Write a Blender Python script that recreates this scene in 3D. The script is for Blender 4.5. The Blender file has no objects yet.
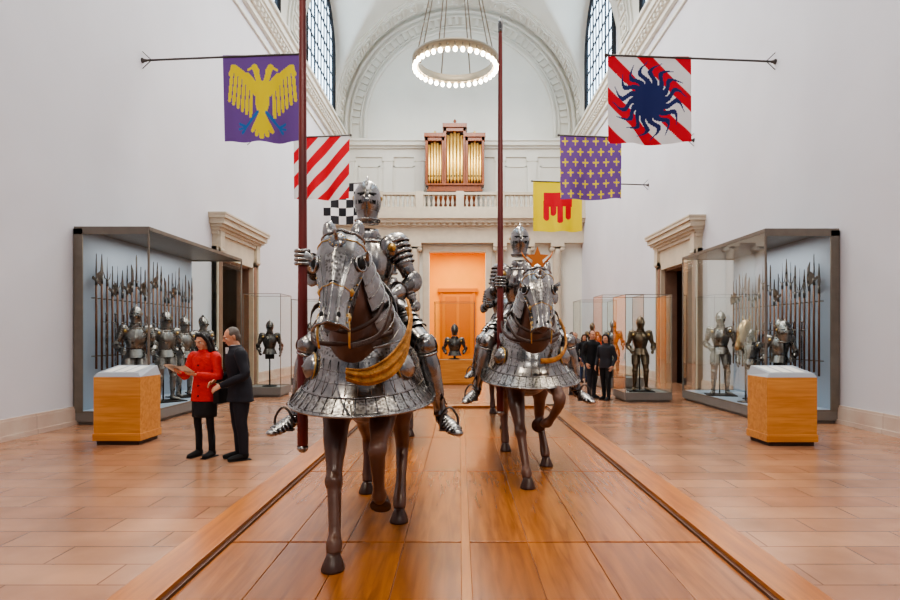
import bpy, math, random
from mathutils import Vector, Matrix, Euler
from math import sin, cos, pi, radians, sqrt
V = Vector
random.seed(3)
SC = bpy.context.scene
COL = SC.collection
try: SC.view_settings.look = 'AgX - Medium High Contrast'
except Exception: pass

# ------------------------------------------------------------------ materials
def c(r, g, b):
    f = lambda x: ((x/255+.055)/1.055)**2.4 if x > 10 else x/255/12.92
    return (f(r), f(g), f(b), 1)

def mat(name, col, rough=.5, metal=0., bump=0., bscale=20., var=0., vscale=5., emit=None, es=0., coat=0., rvar=0., stretch=(1, 1, 1)):
    m = bpy.data.materials.new(name); m.use_nodes = True
    nt = m.node_tree; b = nt.nodes['Principled BSDF']
    b.inputs['Base Color'].default_value = col
    b.inputs['Roughness'].default_value = rough
    b.inputs['Metallic'].default_value = metal
    b.inputs['Coat Weight'].default_value = coat
    if emit:
        b.inputs['Emission Color'].default_value = emit
        b.inputs['Emission Strength'].default_value = es
    tc = nt.nodes.new('ShaderNodeTexCoord'); mp = nt.nodes.new('ShaderNodeMapping')
    mp.inputs['Scale'].default_value = stretch
    nt.links.new(tc.outputs['Object'], mp.inputs[0])
    if var or rvar:
        n = nt.nodes.new('ShaderNodeTexNoise'); n.inputs['Scale'].default_value = vscale; n.inputs['Detail'].default_value = 5
        nt.links.new(mp.outputs[0], n.inputs['Vector'])
        if var:
            mx = nt.nodes.new('ShaderNodeValToRGB')
            mx.color_ramp.elements[0].position = .3; mx.color_ramp.elements[1].position = .7
            mx.color_ramp.elements[0].color = tuple(col[i]*(1-var) for i in range(3))+(1,)
            mx.color_ramp.elements[1].color = tuple(min(1, col[i]*(1+var)) for i in range(3))+(1,)
            nt.links.new(n.outputs[0], mx.inputs[0]); nt.links.new(mx.outputs[0], b.inputs['Base Color'])
        if rvar:
            mr = nt.nodes.new('ShaderNodeMapRange'); mr.inputs[1].default_value = .3; mr.inputs[2].default_value = .7
            mr.inputs[3].default_value = max(.03, rough-rvar); mr.inputs[4].default_value = rough+rvar
            nt.links.new(n.outputs[0], mr.inputs[0]); nt.links.new(mr.outputs[0], b.inputs['Roughness'])
    if bump:
        n2 = nt.nodes.new('ShaderNodeTexNoise'); n2.inputs['Scale'].default_value = bscale; n2.inputs['Detail'].default_value = 3
        nt.links.new(mp.outputs[0], n2.inputs['Vector'])
        bp = nt.nodes.new('ShaderNodeBump'); bp.inputs['Strength'].default_value = bump; bp.inputs['Distance'].default_value = .02
        nt.links.new(n2.outputs[0], bp.inputs['Height']); nt.links.new(bp.outputs[0], b.inputs['Normal'])
    return m

def brickmat(name, c1, c2, cm, bw, rh, mortar, rough, rot=0, coat=0.):
    m = mat(name, c1, rough, coat=coat)
    nt = m.node_tree; b = nt.nodes['Principled BSDF']; b.inputs['Coat Roughness'].default_value = .15
    tc = nt.nodes.new('ShaderNodeTexCoord'); mp = nt.nodes.new('ShaderNodeMapping'); mp.inputs['Rotation'].default_value = (0, 0, rot)
    br = nt.nodes.new('ShaderNodeTexBrick'); br.inputs['Scale'].default_value = 1
    br.inputs['Brick Width'].default_value = bw; br.inputs['Row Height'].default_value = rh
    br.inputs['Mortar Size'].default_value = mortar; br.inputs['Color1'].default_value = c1; br.inputs['Color2'].default_value = c2
    br.inputs['Mortar'].default_value = cm; br.inputs['Mortar Smooth'].default_value = .3
    n = nt.nodes.new('ShaderNodeTexNoise'); n.inputs['Scale'].default_value = 1.6; n.inputs['Detail'].default_value = 7
    mx = nt.nodes.new('ShaderNodeMix'); mx.data_type = 'RGBA'; mx.blend_type = 'OVERLAY'; mx.inputs[0].default_value = .5
    nt.links.new(tc.outputs['Object'], mp.inputs[0]); nt.links.new(mp.outputs[0], br.inputs['Vector']); nt.links.new(mp.outputs[0], n.inputs['Vector'])
    nt.links.new(br.outputs['Color'], mx.inputs[6]); nt.links.new(n.outputs[0], mx.inputs[7]); nt.links.new(mx.outputs[2], b.inputs['Base Color'])
    return m

def woodmat(name, ca, cb, rough=.35, along='Y', coat=.2, scale=1.):
    m = mat(name, ca, rough, coat=coat); nt = m.node_tree; b = nt.nodes['Principled BSDF']
    b.inputs['Coat Roughness'].default_value = .22
    tc = nt.nodes.new('ShaderNodeTexCoord'); mp = nt.nodes.new('ShaderNodeMapping')
    s = {'Y': (9, .7, 9), 'X': (.7, 9, 9), 'Z': (9, 9, .7)}[along]
    mp.inputs['Scale'].default_value = tuple(x*scale for x in s)
    n = nt.nodes.new('ShaderNodeTexNoise'); n.inputs['Scale'].default_value = 2.; n.inputs['Detail'].default_value = 8; n.inputs['Distortion'].default_value = .6
    r = nt.nodes.new('ShaderNodeValToRGB'); r.color_ramp.elements[0].position = .3; r.color_ramp.elements[1].position = .72
    r.color_ramp.elements[0].color = cb; r.color_ramp.elements[1].color = ca
    nt.links.new(tc.outputs['Object'], mp.inputs[0]); nt.links.new(mp.outputs[0], n.inputs['Vector'])
    nt.links.new(n.outputs[0], r.inputs[0]); nt.links.new(r.outputs[0], b.inputs['Base Color'])
    return m

def glassmat():
    m = bpy.data.materials.new('case_glass'); m.use_nodes = True; nt = m.node_tree; nt.nodes.clear()
    o = nt.nodes.new('ShaderNodeOutputMaterial'); t = nt.nodes.new('ShaderNodeBsdfTransparent'); g = nt.nodes.new('ShaderNodeBsdfGlossy')
    t.inputs[0].default_value = (.94, .98, .97, 1); g.inputs['Roughness'].default_value = .02
    f = nt.nodes.new('ShaderNodeFresnel'); f.inputs[0].default_value = 1.3
    mu = nt.nodes.new('ShaderNodeMath'); mu.operation = 'MULTIPLY'; mu.inputs[1].default_value = .35
    mx = nt.nodes.new('ShaderNodeMixShader')
    nt.links.new(f.outputs[0], mu.inputs[0]); nt.links.new(mu.outputs[0], mx.inputs[0]); nt.links.new(t.outputs[0], mx.inputs[1]); nt.links.new(g.outputs[0], mx.inputs[2]); nt.links.new(mx.outputs[0], o.inputs[0])
    return m

def etchmat(name, ca, cb, scale, rough=.3):
    m = mat(name, ca, rough, 1.); nt = m.node_tree; b = nt.nodes['Principled BSDF']
    tc = nt.nodes.new('ShaderNodeTexCoord'); vo = nt.nodes.new('ShaderNodeTexVoronoi'); vo.inputs['Scale'].default_value = scale
    r = nt.nodes.new('ShaderNodeValToRGB'); r.color_ramp.elements[0].position = .2; r.color_ramp.elements[1].position = .6
    r.color_ramp.elements[0].color = ca; r.color_ramp.elements[1].color = cb
    nt.links.new(tc.outputs['Object'], vo.inputs['Vector']); nt.links.new(vo.outputs['Distance'], r.inputs[0]); nt.links.new(r.outputs[0], b.inputs['Base Color'])
    bp = nt.nodes.new('ShaderNodeBump'); bp.inputs['Strength'].default_value = .35; bp.inputs['Distance'].default_value = .006
    nt.links.new(vo.outputs['Distance'], bp.inputs['Height']); nt.links.new(bp.outputs[0], b.inputs['Normal'])
    return m

STEEL = mat('polished_steel', (.3, .29, .285, 1), .24, 1., bump=.12, bscale=16, rvar=.09, vscale=8, var=.35)
STEELD = mat('dark_steel', (.12, .105, .095, 1), .32, 1., bump=.1, bscale=30, rvar=.08, var=.3, vscale=9)
BRONZE = mat('bronze_armor', (.17, .12, .08, 1), .3, 1., bump=.1, bscale=20, var=.3, vscale=12)
ETCH = etchmat('etched_steel', (.12, .11, .105, 1), (.34, .33, .32, 1), 48)
BRASS = mat('brass', (.62, .4, .14, 1), .28, 1., var=.15)
BLACK = mat('black_slot', (.01, .01, .01, 1), .7)
HIDE = mat('horse_hide', c(92, 60, 46), .36, 0, bump=.12, bscale=30, var=.3, vscale=4, rvar=.08, coat=.15)
HOOF = mat('horse_hoof', c(62, 38, 30), .35, var=.2)
TAN = mat('tan_leather', c(178, 122, 58), .75, bump=.8, bscale=70, var=.4, vscale=22)
LEATH = mat('dark_leather', c(60, 35, 24), .55, bump=.3, bscale=60)
LRED = woodmat('lance_red', c(122, 36, 30), c(84, 22, 20), .4, 'Z')
WALL = mat('white_plaster', c(220, 218, 222), .8, bump=.03, bscale=3, var=.035, vscale=.5)
WALLC = mat('cream_plaster', c(232, 228, 216), .8, var=.03, vscale=.8)
STONE = mat('limestone', c(208, 194, 172), .7, bump=.1, bscale=12, var=.06, vscale=3)
STONED = mat('brown_stone', c(140, 108, 90), .5, var=.15, vscale=3)
BASEB = brickmat('pink_marble', c(218, 196, 180), c(208, 184, 168), c(180, 155, 140), 1.4, 2, .008, .35)
TILE = brickmat('floor_tile', c(180, 134, 104), c(160, 114, 88), c(118, 80, 60), 1.2, .36, .007, .27, coat=.25)
DECK_A = woodmat('deck_wood_a', c(178, 110, 50), c(134, 76, 30), .27, 'Y', .35)
DECK_B = woodmat('deck_wood_b', c(168, 100, 44), c(122, 68, 28), .27, 'X', .35)
SEAM = woodmat('deck_seam', c(200, 132, 62), c(172, 104, 44), .35, 'Y')
CURB = woodmat('curb_wood', c(196, 122, 48), c(152, 84, 28), .3, 'Y', .3)
CURBD = woodmat('curb_inner', c(90, 46, 20), c(60, 30, 14), .4, 'Y')
OAK = woodmat('oak_case', c(226, 158, 80), c(200, 126, 52), .38, 'X', .15)
ORGW = woodmat('organ_wood', c(166, 84, 24), c(112, 52, 14), .35, 'Z', .2)
GLASS = glassmat()
FRAME = mat('case_frame', c(124, 116, 106), .45, .3, var=.1)
CASEB = mat('case_back_panel', c(170, 182, 198), .8)
CASEP = mat('case_plinth', c(126, 122, 118), .5, var=.05)
LABEL = mat('label_panel', c(176, 182, 190), .3)
ORANGE = mat('orange_wall', c(244, 178, 74), .8, var=.05, vscale=1)
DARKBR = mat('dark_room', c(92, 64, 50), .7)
IRON = mat('black_iron', c(40, 44, 50), .5, .3)
WINP = mat('window_pane', c(190, 215, 235), .3, emit=(.66, .84, 1, 1), es=5.)
BULB = mat('lamp_bulb', (1, .95, .85, 1), .4, emit=(1, .88, .66, 1), es=24)
CHND = mat('chandelier_metal', c(150, 138, 118), .4, .5)
GOLDP = mat('gold_pipe', (.95, .66, .22, 1), .3, .85)
POLEM = mat('flag_pole', c(86, 80, 76), .4, .4)
SHAFT = woodmat('polearm_shaft', c(130, 84, 50), c(84, 50, 30), .5, 'Z')

# ------------------------------------------------------------------ mesh builder
class MB:
    def __init__(s): s.v = []; s.f = []; s.m = []; s.s = []
    def add(s, vs, fs, m=0, smooth=True):
        o = len(s.v); s.v += [tuple(v) for v in vs]
        for f in fs:
            s.f.append(tuple(i+o for i in f)); s.m.append(m); s.s.append(smooth)
    def box(s, cen, size, m=0, rot=None):
        cen = V(cen); hx, hy, hz = (x/2 for x in size)
        vs = [V((x, y, z)) for x in (-hx, hx) for y in (-hy, hy) for z in (-hz, hz)]
        if rot is not None: vs = [rot @ v for v in vs]
        s.add([v+cen for v in vs], [(0, 1, 3, 2), (4, 6, 7, 5), (0, 4, 5, 1), (2, 3, 7, 6), (0, 2, 6, 4), (1, 5, 7, 3)], m, False)
    def bb(s, x0, x1, y0, y1, z0, z1, m=0):
        s.box(((x0+x1)/2, (y0+y1)/2, (z0+z1)/2), (abs(x1-x0), abs(y1-y0), abs(z1-z0)), m)
    def rings(s, rs, m=0, cap=True, closed=True, smooth=True):
        n = len(rs[0]); vs = [p for r in rs for p in r]; fs = []
        for i in range(len(rs)-1):
            for j in range(n if closed else n-1):
                k = (j+1) % n
                fs.append((i*n+j, i*n+k, (i+1)*n+k, (i+1)*n+j))
        if cap and closed:
            fs.append(tuple(range(n-1, -1, -1))); b = (len(rs)-1)*n; fs.append(tuple(b+j for j in range(n)))
        s.add(vs, fs, m, smooth)
    def ell(s, cen, r, m=0, rot=None, n=16, k=10, a0=0., a1=pi):
        cen = V(cen); r = (r, r, r) if not hasattr(r, '__len__') else r
        rs = []
        for i in range(k+1):
            a = a0+(a1-a0)*i/k; a = min(max(a, .02), pi-.02)
            ring = []
            for j in range(n):
                b = 2*pi*j/n; p = V((r[0]*sin(a)*cos(b), r[1]*sin(a)*sin(b), r[2]*cos(a)))
                if rot is not None: p = rot @ p
                ring.append(cen+p)
            rs.append(ring)
        s.rings(rs, m, True)
    def tube(s, path, rad, ref=None, n=12, m=0, cap=True, sub=0, smooth=True):
        P = [V(p) for p in path]
        if not hasattr(rad, '__len__'): rad = [rad]*len(P)
        R = [(r if hasattr(r, '__len__') else (r, r)) for r in rad]
        if sub:
            PP = []; RR = []
            for i in range(len(P)-1):
                p0 = P[max(i-1, 0)]; p1 = P[i]; p2 = P[i+1]; p3 = P[min(i+2, len(P)-1)]
                for q in range(sub):
                    t = q/sub
                    PP.append(.5*((2*p1)+(p2-p0)*t+(2*p0-5*p1+4*p2-p3)*t*t+(3*p1-p0-3*p2+p3)*t**3))
                    tt = t*t*(3-2*t)
                    RR.append(tuple(R[i][k]*(1-tt)+R[i+1][k]*tt for k in (0, 1)))
            PP.append(P[-1]); RR.append(R[-1]); P, R = PP, RR
        ref = V(ref) if ref is not None else None
        rs = []; prev = None
        for i, p in enumerate(P):
            t = (P[min(i+1, len(P)-1)]-P[max(i-1, 0)])
            if t.length < 1e-6: t = V((0, 0, 1))
            t.normalize()
            if ref is not None: b = ref-t*ref.dot(t)
            else:
                rr = prev if prev is not None else (V((0, 0, 1)) if abs(t.z) < .8 else V((0, 1, 0)))
                b = rr-t*rr.dot(t)
            if b.length < 1e-4: b = V((1, 0, 0))-t*t.x
            b.normalize(); prev = b; a = b.cross(t)
            rs.append([p+a*R[i][0]*cos(2*pi*j/n)+b*R[i][1]*sin(2*pi*j/n) for j in range(n)])
        s.rings(rs, m, cap, True, smooth)
    def grid(s, fn, nu, nv, m=0, smooth=True):
        vs = [fn(i/nu, j/nv) for i in range(nu+1) for j in range(nv+1)]
        fs = []
        for i in range(nu):
            for j in range(nv):
                a = i*(nv+1)+j; fs.append((a, a+1, a+nv+2, a+nv+1))
        s.add(vs, fs, m, smooth)
    def lathe(s, cen, prof, n=24, m=0, axis=None, cap=True, smooth=True):
        cen = V(cen); q = V((0, 0, 1)).rotation_difference(V(axis).normalized()) if axis is not None else None
        rs = []
        for r, z in prof:
            ring = [V((r*cos(2*pi*j/n), r*sin(2*pi*j/n), z)) for j in range(n)]
            if q is not None: ring = [q @ p for p in ring]
            rs.append([p+cen for p in ring])
        s.rings(rs, m, cap, True, smooth)
    def prism(s, pts, th, xf, m=0):
        n = len(pts); vs = [xf(x, y, -th/2) for x, y in pts]+[xf(x, y, th/2) for x, y in pts]
        fs = [tuple(range(n)), tuple(range(2*n-1, n-1, -1))]+[(i, (i+1) % n, n+(i+1) % n, n+i) for i in range(n)]
        s.add(vs, fs, m, False)
    def torus(s, cen, R, r, axis=(0, 0, 1), n=32, k=8, m=0, sx=1., a0=0., a1=2*pi):
        q = V((0, 0, 1)).rotation_difference(V(axis).normalized()); cen = V(cen)
        full = abs(a1-a0-2*pi) < 1e-3
        N = n if full else n+1; rs = []
        for i in range(N):
            a = a0+(a1-a0)*i/n
            rs.append([cen+q @ V(((R+r*cos(2*pi*j/k))*cos(a)*sx, (R+r*cos(2*pi*j/k))*sin(a), r*sin(2*pi*j/k))) for j in range(k)])
        if full: rs.append(rs[0])
        s.rings(rs, m, not full)
    def obj(s, name, mats, parent=None, loc=None, remesh=None, sm=0, bevel=0, rot=None, scale=None):
        me = bpy.data.meshes.new(name); me.from_pydata(s.v, [], s.f); me.update()
        for mt in mats: me.materials.append(mt)
        me.polygons.foreach_set('material_index', s.m); me.polygons.foreach_set('use_smooth', s.s)
        o = bpy.data.objects.new(name, me); COL.objects.link(o)
        if remesh:
            md = o.modifiers.new('r', 'REMESH'); md.mode = 'VOXEL'; md.voxel_size = remesh; md.use_smooth_shade = True
            if sm:
                ms = o.modifiers.new('s', 'SMOOTH'); ms.iterations = sm; ms.factor = .5
            dg = bpy.context.evaluated_depsgraph_get(); dg.update()
            nm = bpy.data.meshes.new_from_object(o.evaluated_get(dg)); o.modifiers.clear(); o.data = nm
            if not nm.materials: nm.materials.append(mats[0])
            nm.polygons.foreach_set('use_smooth', [True]*len(nm.polygons))
        if bevel:
            md = o.modifiers.new('b', 'BEVEL'); md.width = bevel; md.segments = 2; md.limit_method = 'ANGLE'
        if parent: o.parent = parent
        if loc is not None: o.location = loc
        if rot is not None: o.rotation_euler = rot
        if scale is not None: o.scale = (scale,)*3 if not hasattr(scale, '__len__') else scale
        return o

def empty(name, loc=(0, 0, 0), rz=0., scale=1.):
    e = bpy.data.objects.new(name, None); COL.objects.link(e); e.location = loc; e.rotation_euler = (0, 0, rz); e.scale = (scale,)*3
    e.empty_display_size = .2
    return e

def clone_tree(e, name, loc, rz=0., scale=1.):
    n = empty(name, loc, rz, scale)
    for ch in e.children:
        o = bpy.data.objects.new(ch.name, ch.data); COL.objects.link(o); o.parent = n
        o.location = ch.location; o.rotation_euler = ch.rotation_euler; o.scale = ch.scale
    return n

# ------------------------------------------------------------------ hands
def relaxed_hand(mb, w, d, n, curl=.5, s=1., ts=1, m=0, k=1.):
    w = V(w); d = V(d).normalized(); n = V(n); n = (n-d*n.dot(d)).normalized(); sd = d.cross(n)*ts
    mb.tube([w-d*.02*s, w+d*.03*s, w+d*.07*s, w+d*.095*s], [(.026*s, .018*s), (.036*s, .016*s*k), (.042*s, .015*s*k), (.038*s, .011*s*k)], ref=n, n=12, m=m)
    L = [.072, .08, .074, .058]
    for i in range(4):
        p = w+d*.085*s+sd*(1.5-i)*.0215*s; a = curl*.3; pts = [p]
        for q, fr in enumerate((.45, .31, .24)):
            a += curl*(.55 if q else .35)
            p = p+(d*cos(a)+n*sin(a))*L[i]*fr*s; pts.append(p)
        mb.tube(pts, [.0102*s*k, .0095*s*k, .0088*s*k, .0065*s*k], n=8, m=m)
    p = w+d*.022*s+sd*.03*s; td = (d*.75+sd*.6+n*.35).normalized()
    mb.tube([p, p+td*.04*s, p+td*.04*s+(d*.9+n*.4+sd*.1).normalized()*.033*s, p+td*.04*s+(d*.9+n*.4+sd*.1).normalized()*.055*s], [.015*s, .012*s*k, .011*s*k, .007*s], n=8, m=m)

def grip_wrist(P, A, D, r):
    P, A, D = V(P), V(A).normalized(), V(D).normalized(); T = A.cross(D)
    return P+D*(r+.02)-T*.085

def grip_hand(mb, P, A, D, r, m=0, k=1.):
    P, A, D = V(P), V(A).normalized(), V(D).normalized(); T = A.cross(D)
    mb.tube([P+D*(r+.02)-T*.09, P+D*(r+.018)-T*.05, P+D*(r+.016)-T*.01, P+D*(r+.012)+T*.022], [(.03, .02), (.042, .019), (.046, .018), (.044, .012)], ref=D, n=12, m=m)
    for i in range(4):
        rr = r+.011*k; span = [205, 225, 215, 190][i]
        pts = []
        for q in range(8):
            ph = radians(15+(span-15)*q/7); e = 1+.12*abs(cos(ph*1.5))
            pts.append(P-A*(i-1.5)*.024*k+(D*cos(ph)+T*sin(ph))*rr*e)
        mb.tube(pts, [.0125*k]*2+[.0115*k]*3+[.0105*k]*2+[.008*k], n=8, m=m)
    pts = [P+A*.035+D*(r+.014)-T*.05]
    for q in range(6):
        ph = radians(-40-95*q/5); pts.append(P+A*(.045+.004*q)+(D*cos(ph)+T*sin(ph))*(r+.013*k))
    mb.tube(pts, [.017, .014, .013, .013, .012, .011, .008], n=8, m=m)

# ------------------------------------------------------------------ armour
def lames(mb, a, b, r0, r1, k, ref=(0, -1, 0), m=0, fl=1.07, n=20):
    a, b = V(a), V(b); path = []; rad = []
    for i in range(k):
        for t, f in ((i/k, 1.), ((i+.93)/k, fl), ((i+.96)/k, 1.)):
            rr = tuple(p*(1-t)+w*t for p, w in zip(r0, r1)); path.append(a.lerp(b, t)); rad.append((rr[0]*f, rr[1]*f))
    mb.tube(path, rad, ref=ref, n=n, m=m)

def helm(mb, h, s=1., yaw=0., style='close'):
    R = Matrix.Rotation(yaw, 3, 'Z'); h = V(h)
    X = lambda x, y, z: h+R @ (V((x, y, z))*s)
    prof = [(-.17, .095, .10, 0), (-.14, .082, .095, -.005), (-.10, .085, .115, -.015), (-.05, .095, .13, -.015), (0, .105, .135, -.005), (.05, .107, .132, .005), (.10, .098, .12, .012), (.145, .07, .09, .018), (.172, .035, .05, .02), (.18, .008, .015, .02)]
    rs = []
    for z, rx, ry, yo in prof:
        ring = []
        for j in range(32):
            a = 2*pi*j/32; cs, sn = cos(a), sin(a)
            fr = max(0, -sn)**8*.02 if z < .09 else 0
            ring.append(X(rx*cs, ry*sn+yo-fr, z))
        rs.append(ring)
    mb.rings(rs, 0)
    mb.tube([X(0, -.10, .09), X(0, -.06, .155), X(0, .02, .195), X(0, .09, .165), X(0, .135, .08), X(0, .14, 0)], [(.008, .01), (.008, .022), (.009, .028), (.008, .024), (.008, .018), (.006, .01)], n=8, m=0, sub=4, ref=None)
    rs = []
    for z, w, f in ((.055, .108, .02), (.03, .112, .034), (.0, .113, .05), (-.03, .108, .058), (-.06, .10, .045), (-.085, .094, .03)):
        ring = []
        for j in range(25):
            a = pi+pi*j/24
            ring.append(X(w*cos(a), (w+.03)*sin(a)-.005-f*max(0, -sin(a))**3, z))
        rs.append(ring)
    mb.rings(rs, 0, False, False)
    for sx in (-1, 1):
        mb.box(X(sx*.045, -.163, .036), (.06*s, .012*s, .011*s), 2, R @ Matrix.Rotation(sx*.45, 3, 'Z'))
        mb.lathe(X(sx*.108, -.01, .03), [(.02*s, 0), (.018*s, .008*s), (.003, .014*s)], 12, 1, R @ V((sx, 0, 0)))
        for q in range(4):
            mb.box(X(sx*(.03+.018*q), -.18+.012*q, -.03), (.005*s, .02*s, .03*s), 2, R)
    mb.tube([X(.10*cos(a), .115*sin(a)-.005, -.15) for a in [2*pi*i/20 for i in range(21)]], .008*s, n=6, m=0)

def armour_torso(mb, pel, neck, s=1., globose=1.):
    pel, neck = V(pel), V(neck); ax = neck-pel
    T = [(-.02, .165, .125, 0), (.12, .15, .12, 0), (.22, .135, .11, 0), (.26, .137, .112, .0), (.36, .155, .135, .012), (.5, .175, .15, .02), (.64, .19, .155, .018), (.78, .19, .14, .01), (.9, .16, .115, 0), (.97, .11, .095, 0)]
    rs = []
    n = 72
    for t, rx, ry, fo in T:
        ring = []
        for j in range(n):
            a = 2*pi*j/n; fl = 1+.014*cos(18*a)*(1 if .3 < t < .8 else 0)
            front = max(0, -sin(a))
            ring.append(pel+ax*t+V((rx*s*cos(a)*fl, ry*s*sin(a)*fl-fo*s*front*globose-.012*front**20, 0)))
        rs.append(ring)
    mb.rings(rs, 0)
    mb.tube([pel+ax*.93+V((.135*s*cos(a), .105*s*sin(a)-.01, .012*sin(a))) for a in [2*pi*i/30 for i in range(31)]], .009*s, n=6, m=0)
    rs = []
    for t, r in ((.9, .135), (.94, .12), (.955, .112), (.96, .118), (1.0, .098), (1.01, .103), (1.06, .085), (1.1, .082)):
        rs.append([pel+ax*t+V((r*s*cos(a), r*s*sin(a)*.95-.005, 0)) for a in [2*pi*i/28 for i in range(28)]])
    mb.rings(rs, 0)
    mb.tube([pel+ax*.24+V((.14*s*cos(a), .116*s*sin(a), 0)) for a in [2*pi*i/30 for i in range(31)]], .008*s, n=6, m=3)
    z = .22
    for i in range(4):
        r0x, r0y = .14+.014*i, .118+.013*i
        rs = [[pel+ax*(z-.065*i)+V((r0x*s*cos(a), r0y*s*sin(a), 0)) for a in [2*pi*q/32 for q in range(32)]],
              [pel+ax*(z-.065*(i+1)-.02)+V(((r0x+.022)*s*cos(a), (r0y+.02)*s*sin(a), 0)) for a in [2*pi*q/32 for q in range(32)]]]
        mb.rings(rs, 0, False)

def armour_arm(mb, sh, el, wr, side, s=1.):
    sh, el, wr = V(sh), V(el), V(wr)
    d = (el-sh).normalized(); out = V((side, 0, 0))
    q = V((0, 0, 1)).rotation_difference(-d).to_matrix()
    for i in range(5):
        cc = sh+d*(.012+.034*i)*s+out*.006*s+V((-side*.02*(1-i/4), 0, .015*(1-i/4)))
        r = (.108-.009*i)*s
        mb.ell(cc, (r, r*1.06, r*.82), 0, q, 24, 8, 0, pi*.5)
        mb.torus(cc, r*.995, .005*s, -d, 24, 6, 0)
    mb.ell(sh+V((-side*.045, -.075, -.02))*s, (.07*s, .045*s, .085*s), 0, None, 20, 10)
    mb.lathe(sh+V((-side*.02, -.115, -.03))*s, [(.032*s, 0), (.03*s, .01*s), (.012*s, .02*s), (.002, .03*s)], 16, 1, (0, -1, 0))
    lames(mb, sh+d*.12*s, el-d*.05*s, (.062*s, .066*s), (.05*s, .053*s), 2, m=0, fl=1.04)
    d2 = (wr-el).normalized()
    mb.ell(el, (.06*s, .064*s, .06*s), 0, None, 20, 12)
    bis = (d-d2)
    bis = bis.normalized() if bis.length > .05 else V((0, 1, 0))
    mb.lathe(el+bis*.04*s, [(.04*s, 0), (.026*s, .02*s), (.003*s, .038*s)], 14, 0, bis)
    mb.ell(el+V((side*.02, -.045, 0))*s, (.06*s, .012*s, .075*s), 0, Matrix.Rotation(side*.4, 3, 'Z'), 18, 8)
    lames(mb, el+d2*.045*s, wr, (.052*s, .055*s), (.034*s, .036*s), 1, m=0, fl=1.0)
    mb.lathe(wr-d2*.11*s, [(.066*s, 0), (.069*s, .004), (.05*s, .05*s), (.036*s, .11*s), (.04*s, .125*s)], 20, 0, d2, cap=False)
    mb.torus(wr-d2*.108*s, .067*s, .005*s, d2, 20, 6, 3)

def armour_leg(mb, hip, kn, an, toe, side, s=1.):
    hip, kn, an, toe = V(hip), V(kn), V(an), V(toe)
    d = (kn-hip).normalized(); d2 = (an-kn).normalized()
    f = (d-d2); f = f.normalized() if f.length > .1 else V((0, -1, 0))
    mb.tube([hip, hip.lerp(kn, .3), hip.lerp(kn, .85), kn], [.1*s, .103*s, .072*s, .062*s], n=22, m=0, ref=f, sub=3)
    for i in range(4):
        p = hip.lerp(kn, .08+.13*i)
        rs = []
        for t, r in ((0, .112-.005*i), (.15, .122-.005*i)):
            pp = p+d*(t*(kn-hip).length)
            e2 = d.cross(f).normalized()
            rs.append([pp+(f*cos(a)+e2*sin(a))*r*s for a in [radians(-85+170*j/16) for j in range(17)]])
        mb.rings(rs, 0, False, False)
    for k in (-.055, -.03, .03, .055):
        pk = kn+(d*k if k < 0 else d2*k)*s
        mb.torus(pk, .062*s, .011*s, d if k < 0 else d2, 22, 6, 0)
    mb.ell(kn+f*.01*s, (.07*s, .07*s, .075*s), 0, None, 22, 14)
    mb.lathe(kn+f*.05*s, [(.045*s, 0), (.03*s, .022*s), (.003, .036*s)], 16, 0, f)
    w = V((side, 0, 0)); w = (w-d*w.dot(d)).normalized()
    mb.lathe(kn+w*.06*s, [(.058*s, -.006), (.06*s, 0), (.03*s, .014*s), (.003, .02*s)], 18, 0, w)
    mb.tube([kn+d2*.04*s, kn.lerp(an, .3), kn.lerp(an, .6), kn.lerp(an, .93), an+d2*.02], [(.058*s, .058*s), (.066*s, .07*s), (.056*s, .058*s), (.041*s, .043*s), (.052*s, .05*s)], n=22, m=0, ref=f, sub=4)
    mb.tube([kn+d2*.06*s+f*.06*s, kn.lerp(an, .3)+f*.071*s, kn.lerp(an, .6)+f*.059*s, kn.lerp(an, .93)+f*.043*s], .005*s, n=6, m=0)
    td = (toe-an).normalized()
    up = -d2
    b = an+d2*.055*s
    mb.ell(b-td*.01*s, (.043*s, .055*s, .045*s), 0, None, 16, 10)
    L = (toe-an).length
    k = 7
    for i in range(k):
        t0 = i/k*L*.95; w0 = (.046+.006*sin(i/k*pi))*s if i < k-1 else .036*s
        p = b+td*t0
        mb.tube([p, p+td*(L/k*1.15)], [(w0, (.045-.003*i)*s), (w0*1.06, (.042-.0034*i)*s)], ref=up, n=18, m=0)
    mb.ell(b+td*L, (.038*s, .038*s, .022*s), 0, None, 14, 8)

def stand_armour(name, loc, rz, mats, scale=1., half=False, seed=0):
    rnd = random.Random(seed); e = empty(name, loc, rz, scale); mb = MB()
    pel = V((0, 0, .93)); neck = V((0, 0, 1.47))
    armour_torso(mb, pel, neck); helm(mb, (0, -.01, 1.66), .93, rnd.uniform(-.3, .3))
    for sd in (-1, 1):
        sh = V((sd*.2, 0, 1.41)); bend = rnd.uniform(.02, .14)
        el = V((sd*.3, .01, 1.13)); wr = V((sd*(.3-bend*.3), -.09-bend, .92+bend))
        armour_arm(mb, sh, el, wr, sd, .95)
        relaxed_hand(mb, wr, wr-el, V((-sd, 0, -.2)), .7, 1.05, -sd, 0, 1.3)
        if not half:
            armour_leg(mb, (sd*.1, 0, .92), (sd*.13, -.03, .51), (sd*.14, .02, .12), (sd*.19, -.17, .10), sd, .95)
    if half:
        mb.tube([(0, 0, 0), (0, 0, .95)], .02, m=2); mb.lathe((0, 0, 0), [(.2, 0), (.2, .02), (.03, .04)], 24, 2)
        mb.tube([(-.12, 0, .85), (.12, 0, .85)], .09, m=2)
    else:
        mb.tube([(0, .12, 0), (0, .12, 1.0)], .015, m=2)
        mb.bb(-.3, .3, -.3, .25, 0, .02, 2)
    mb.obj('plates', mats, e)
    return e

def place_armour(src, name, loc, rz=0, scale=1.): return clone_tree(src, name, loc, rz, scale)

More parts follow.
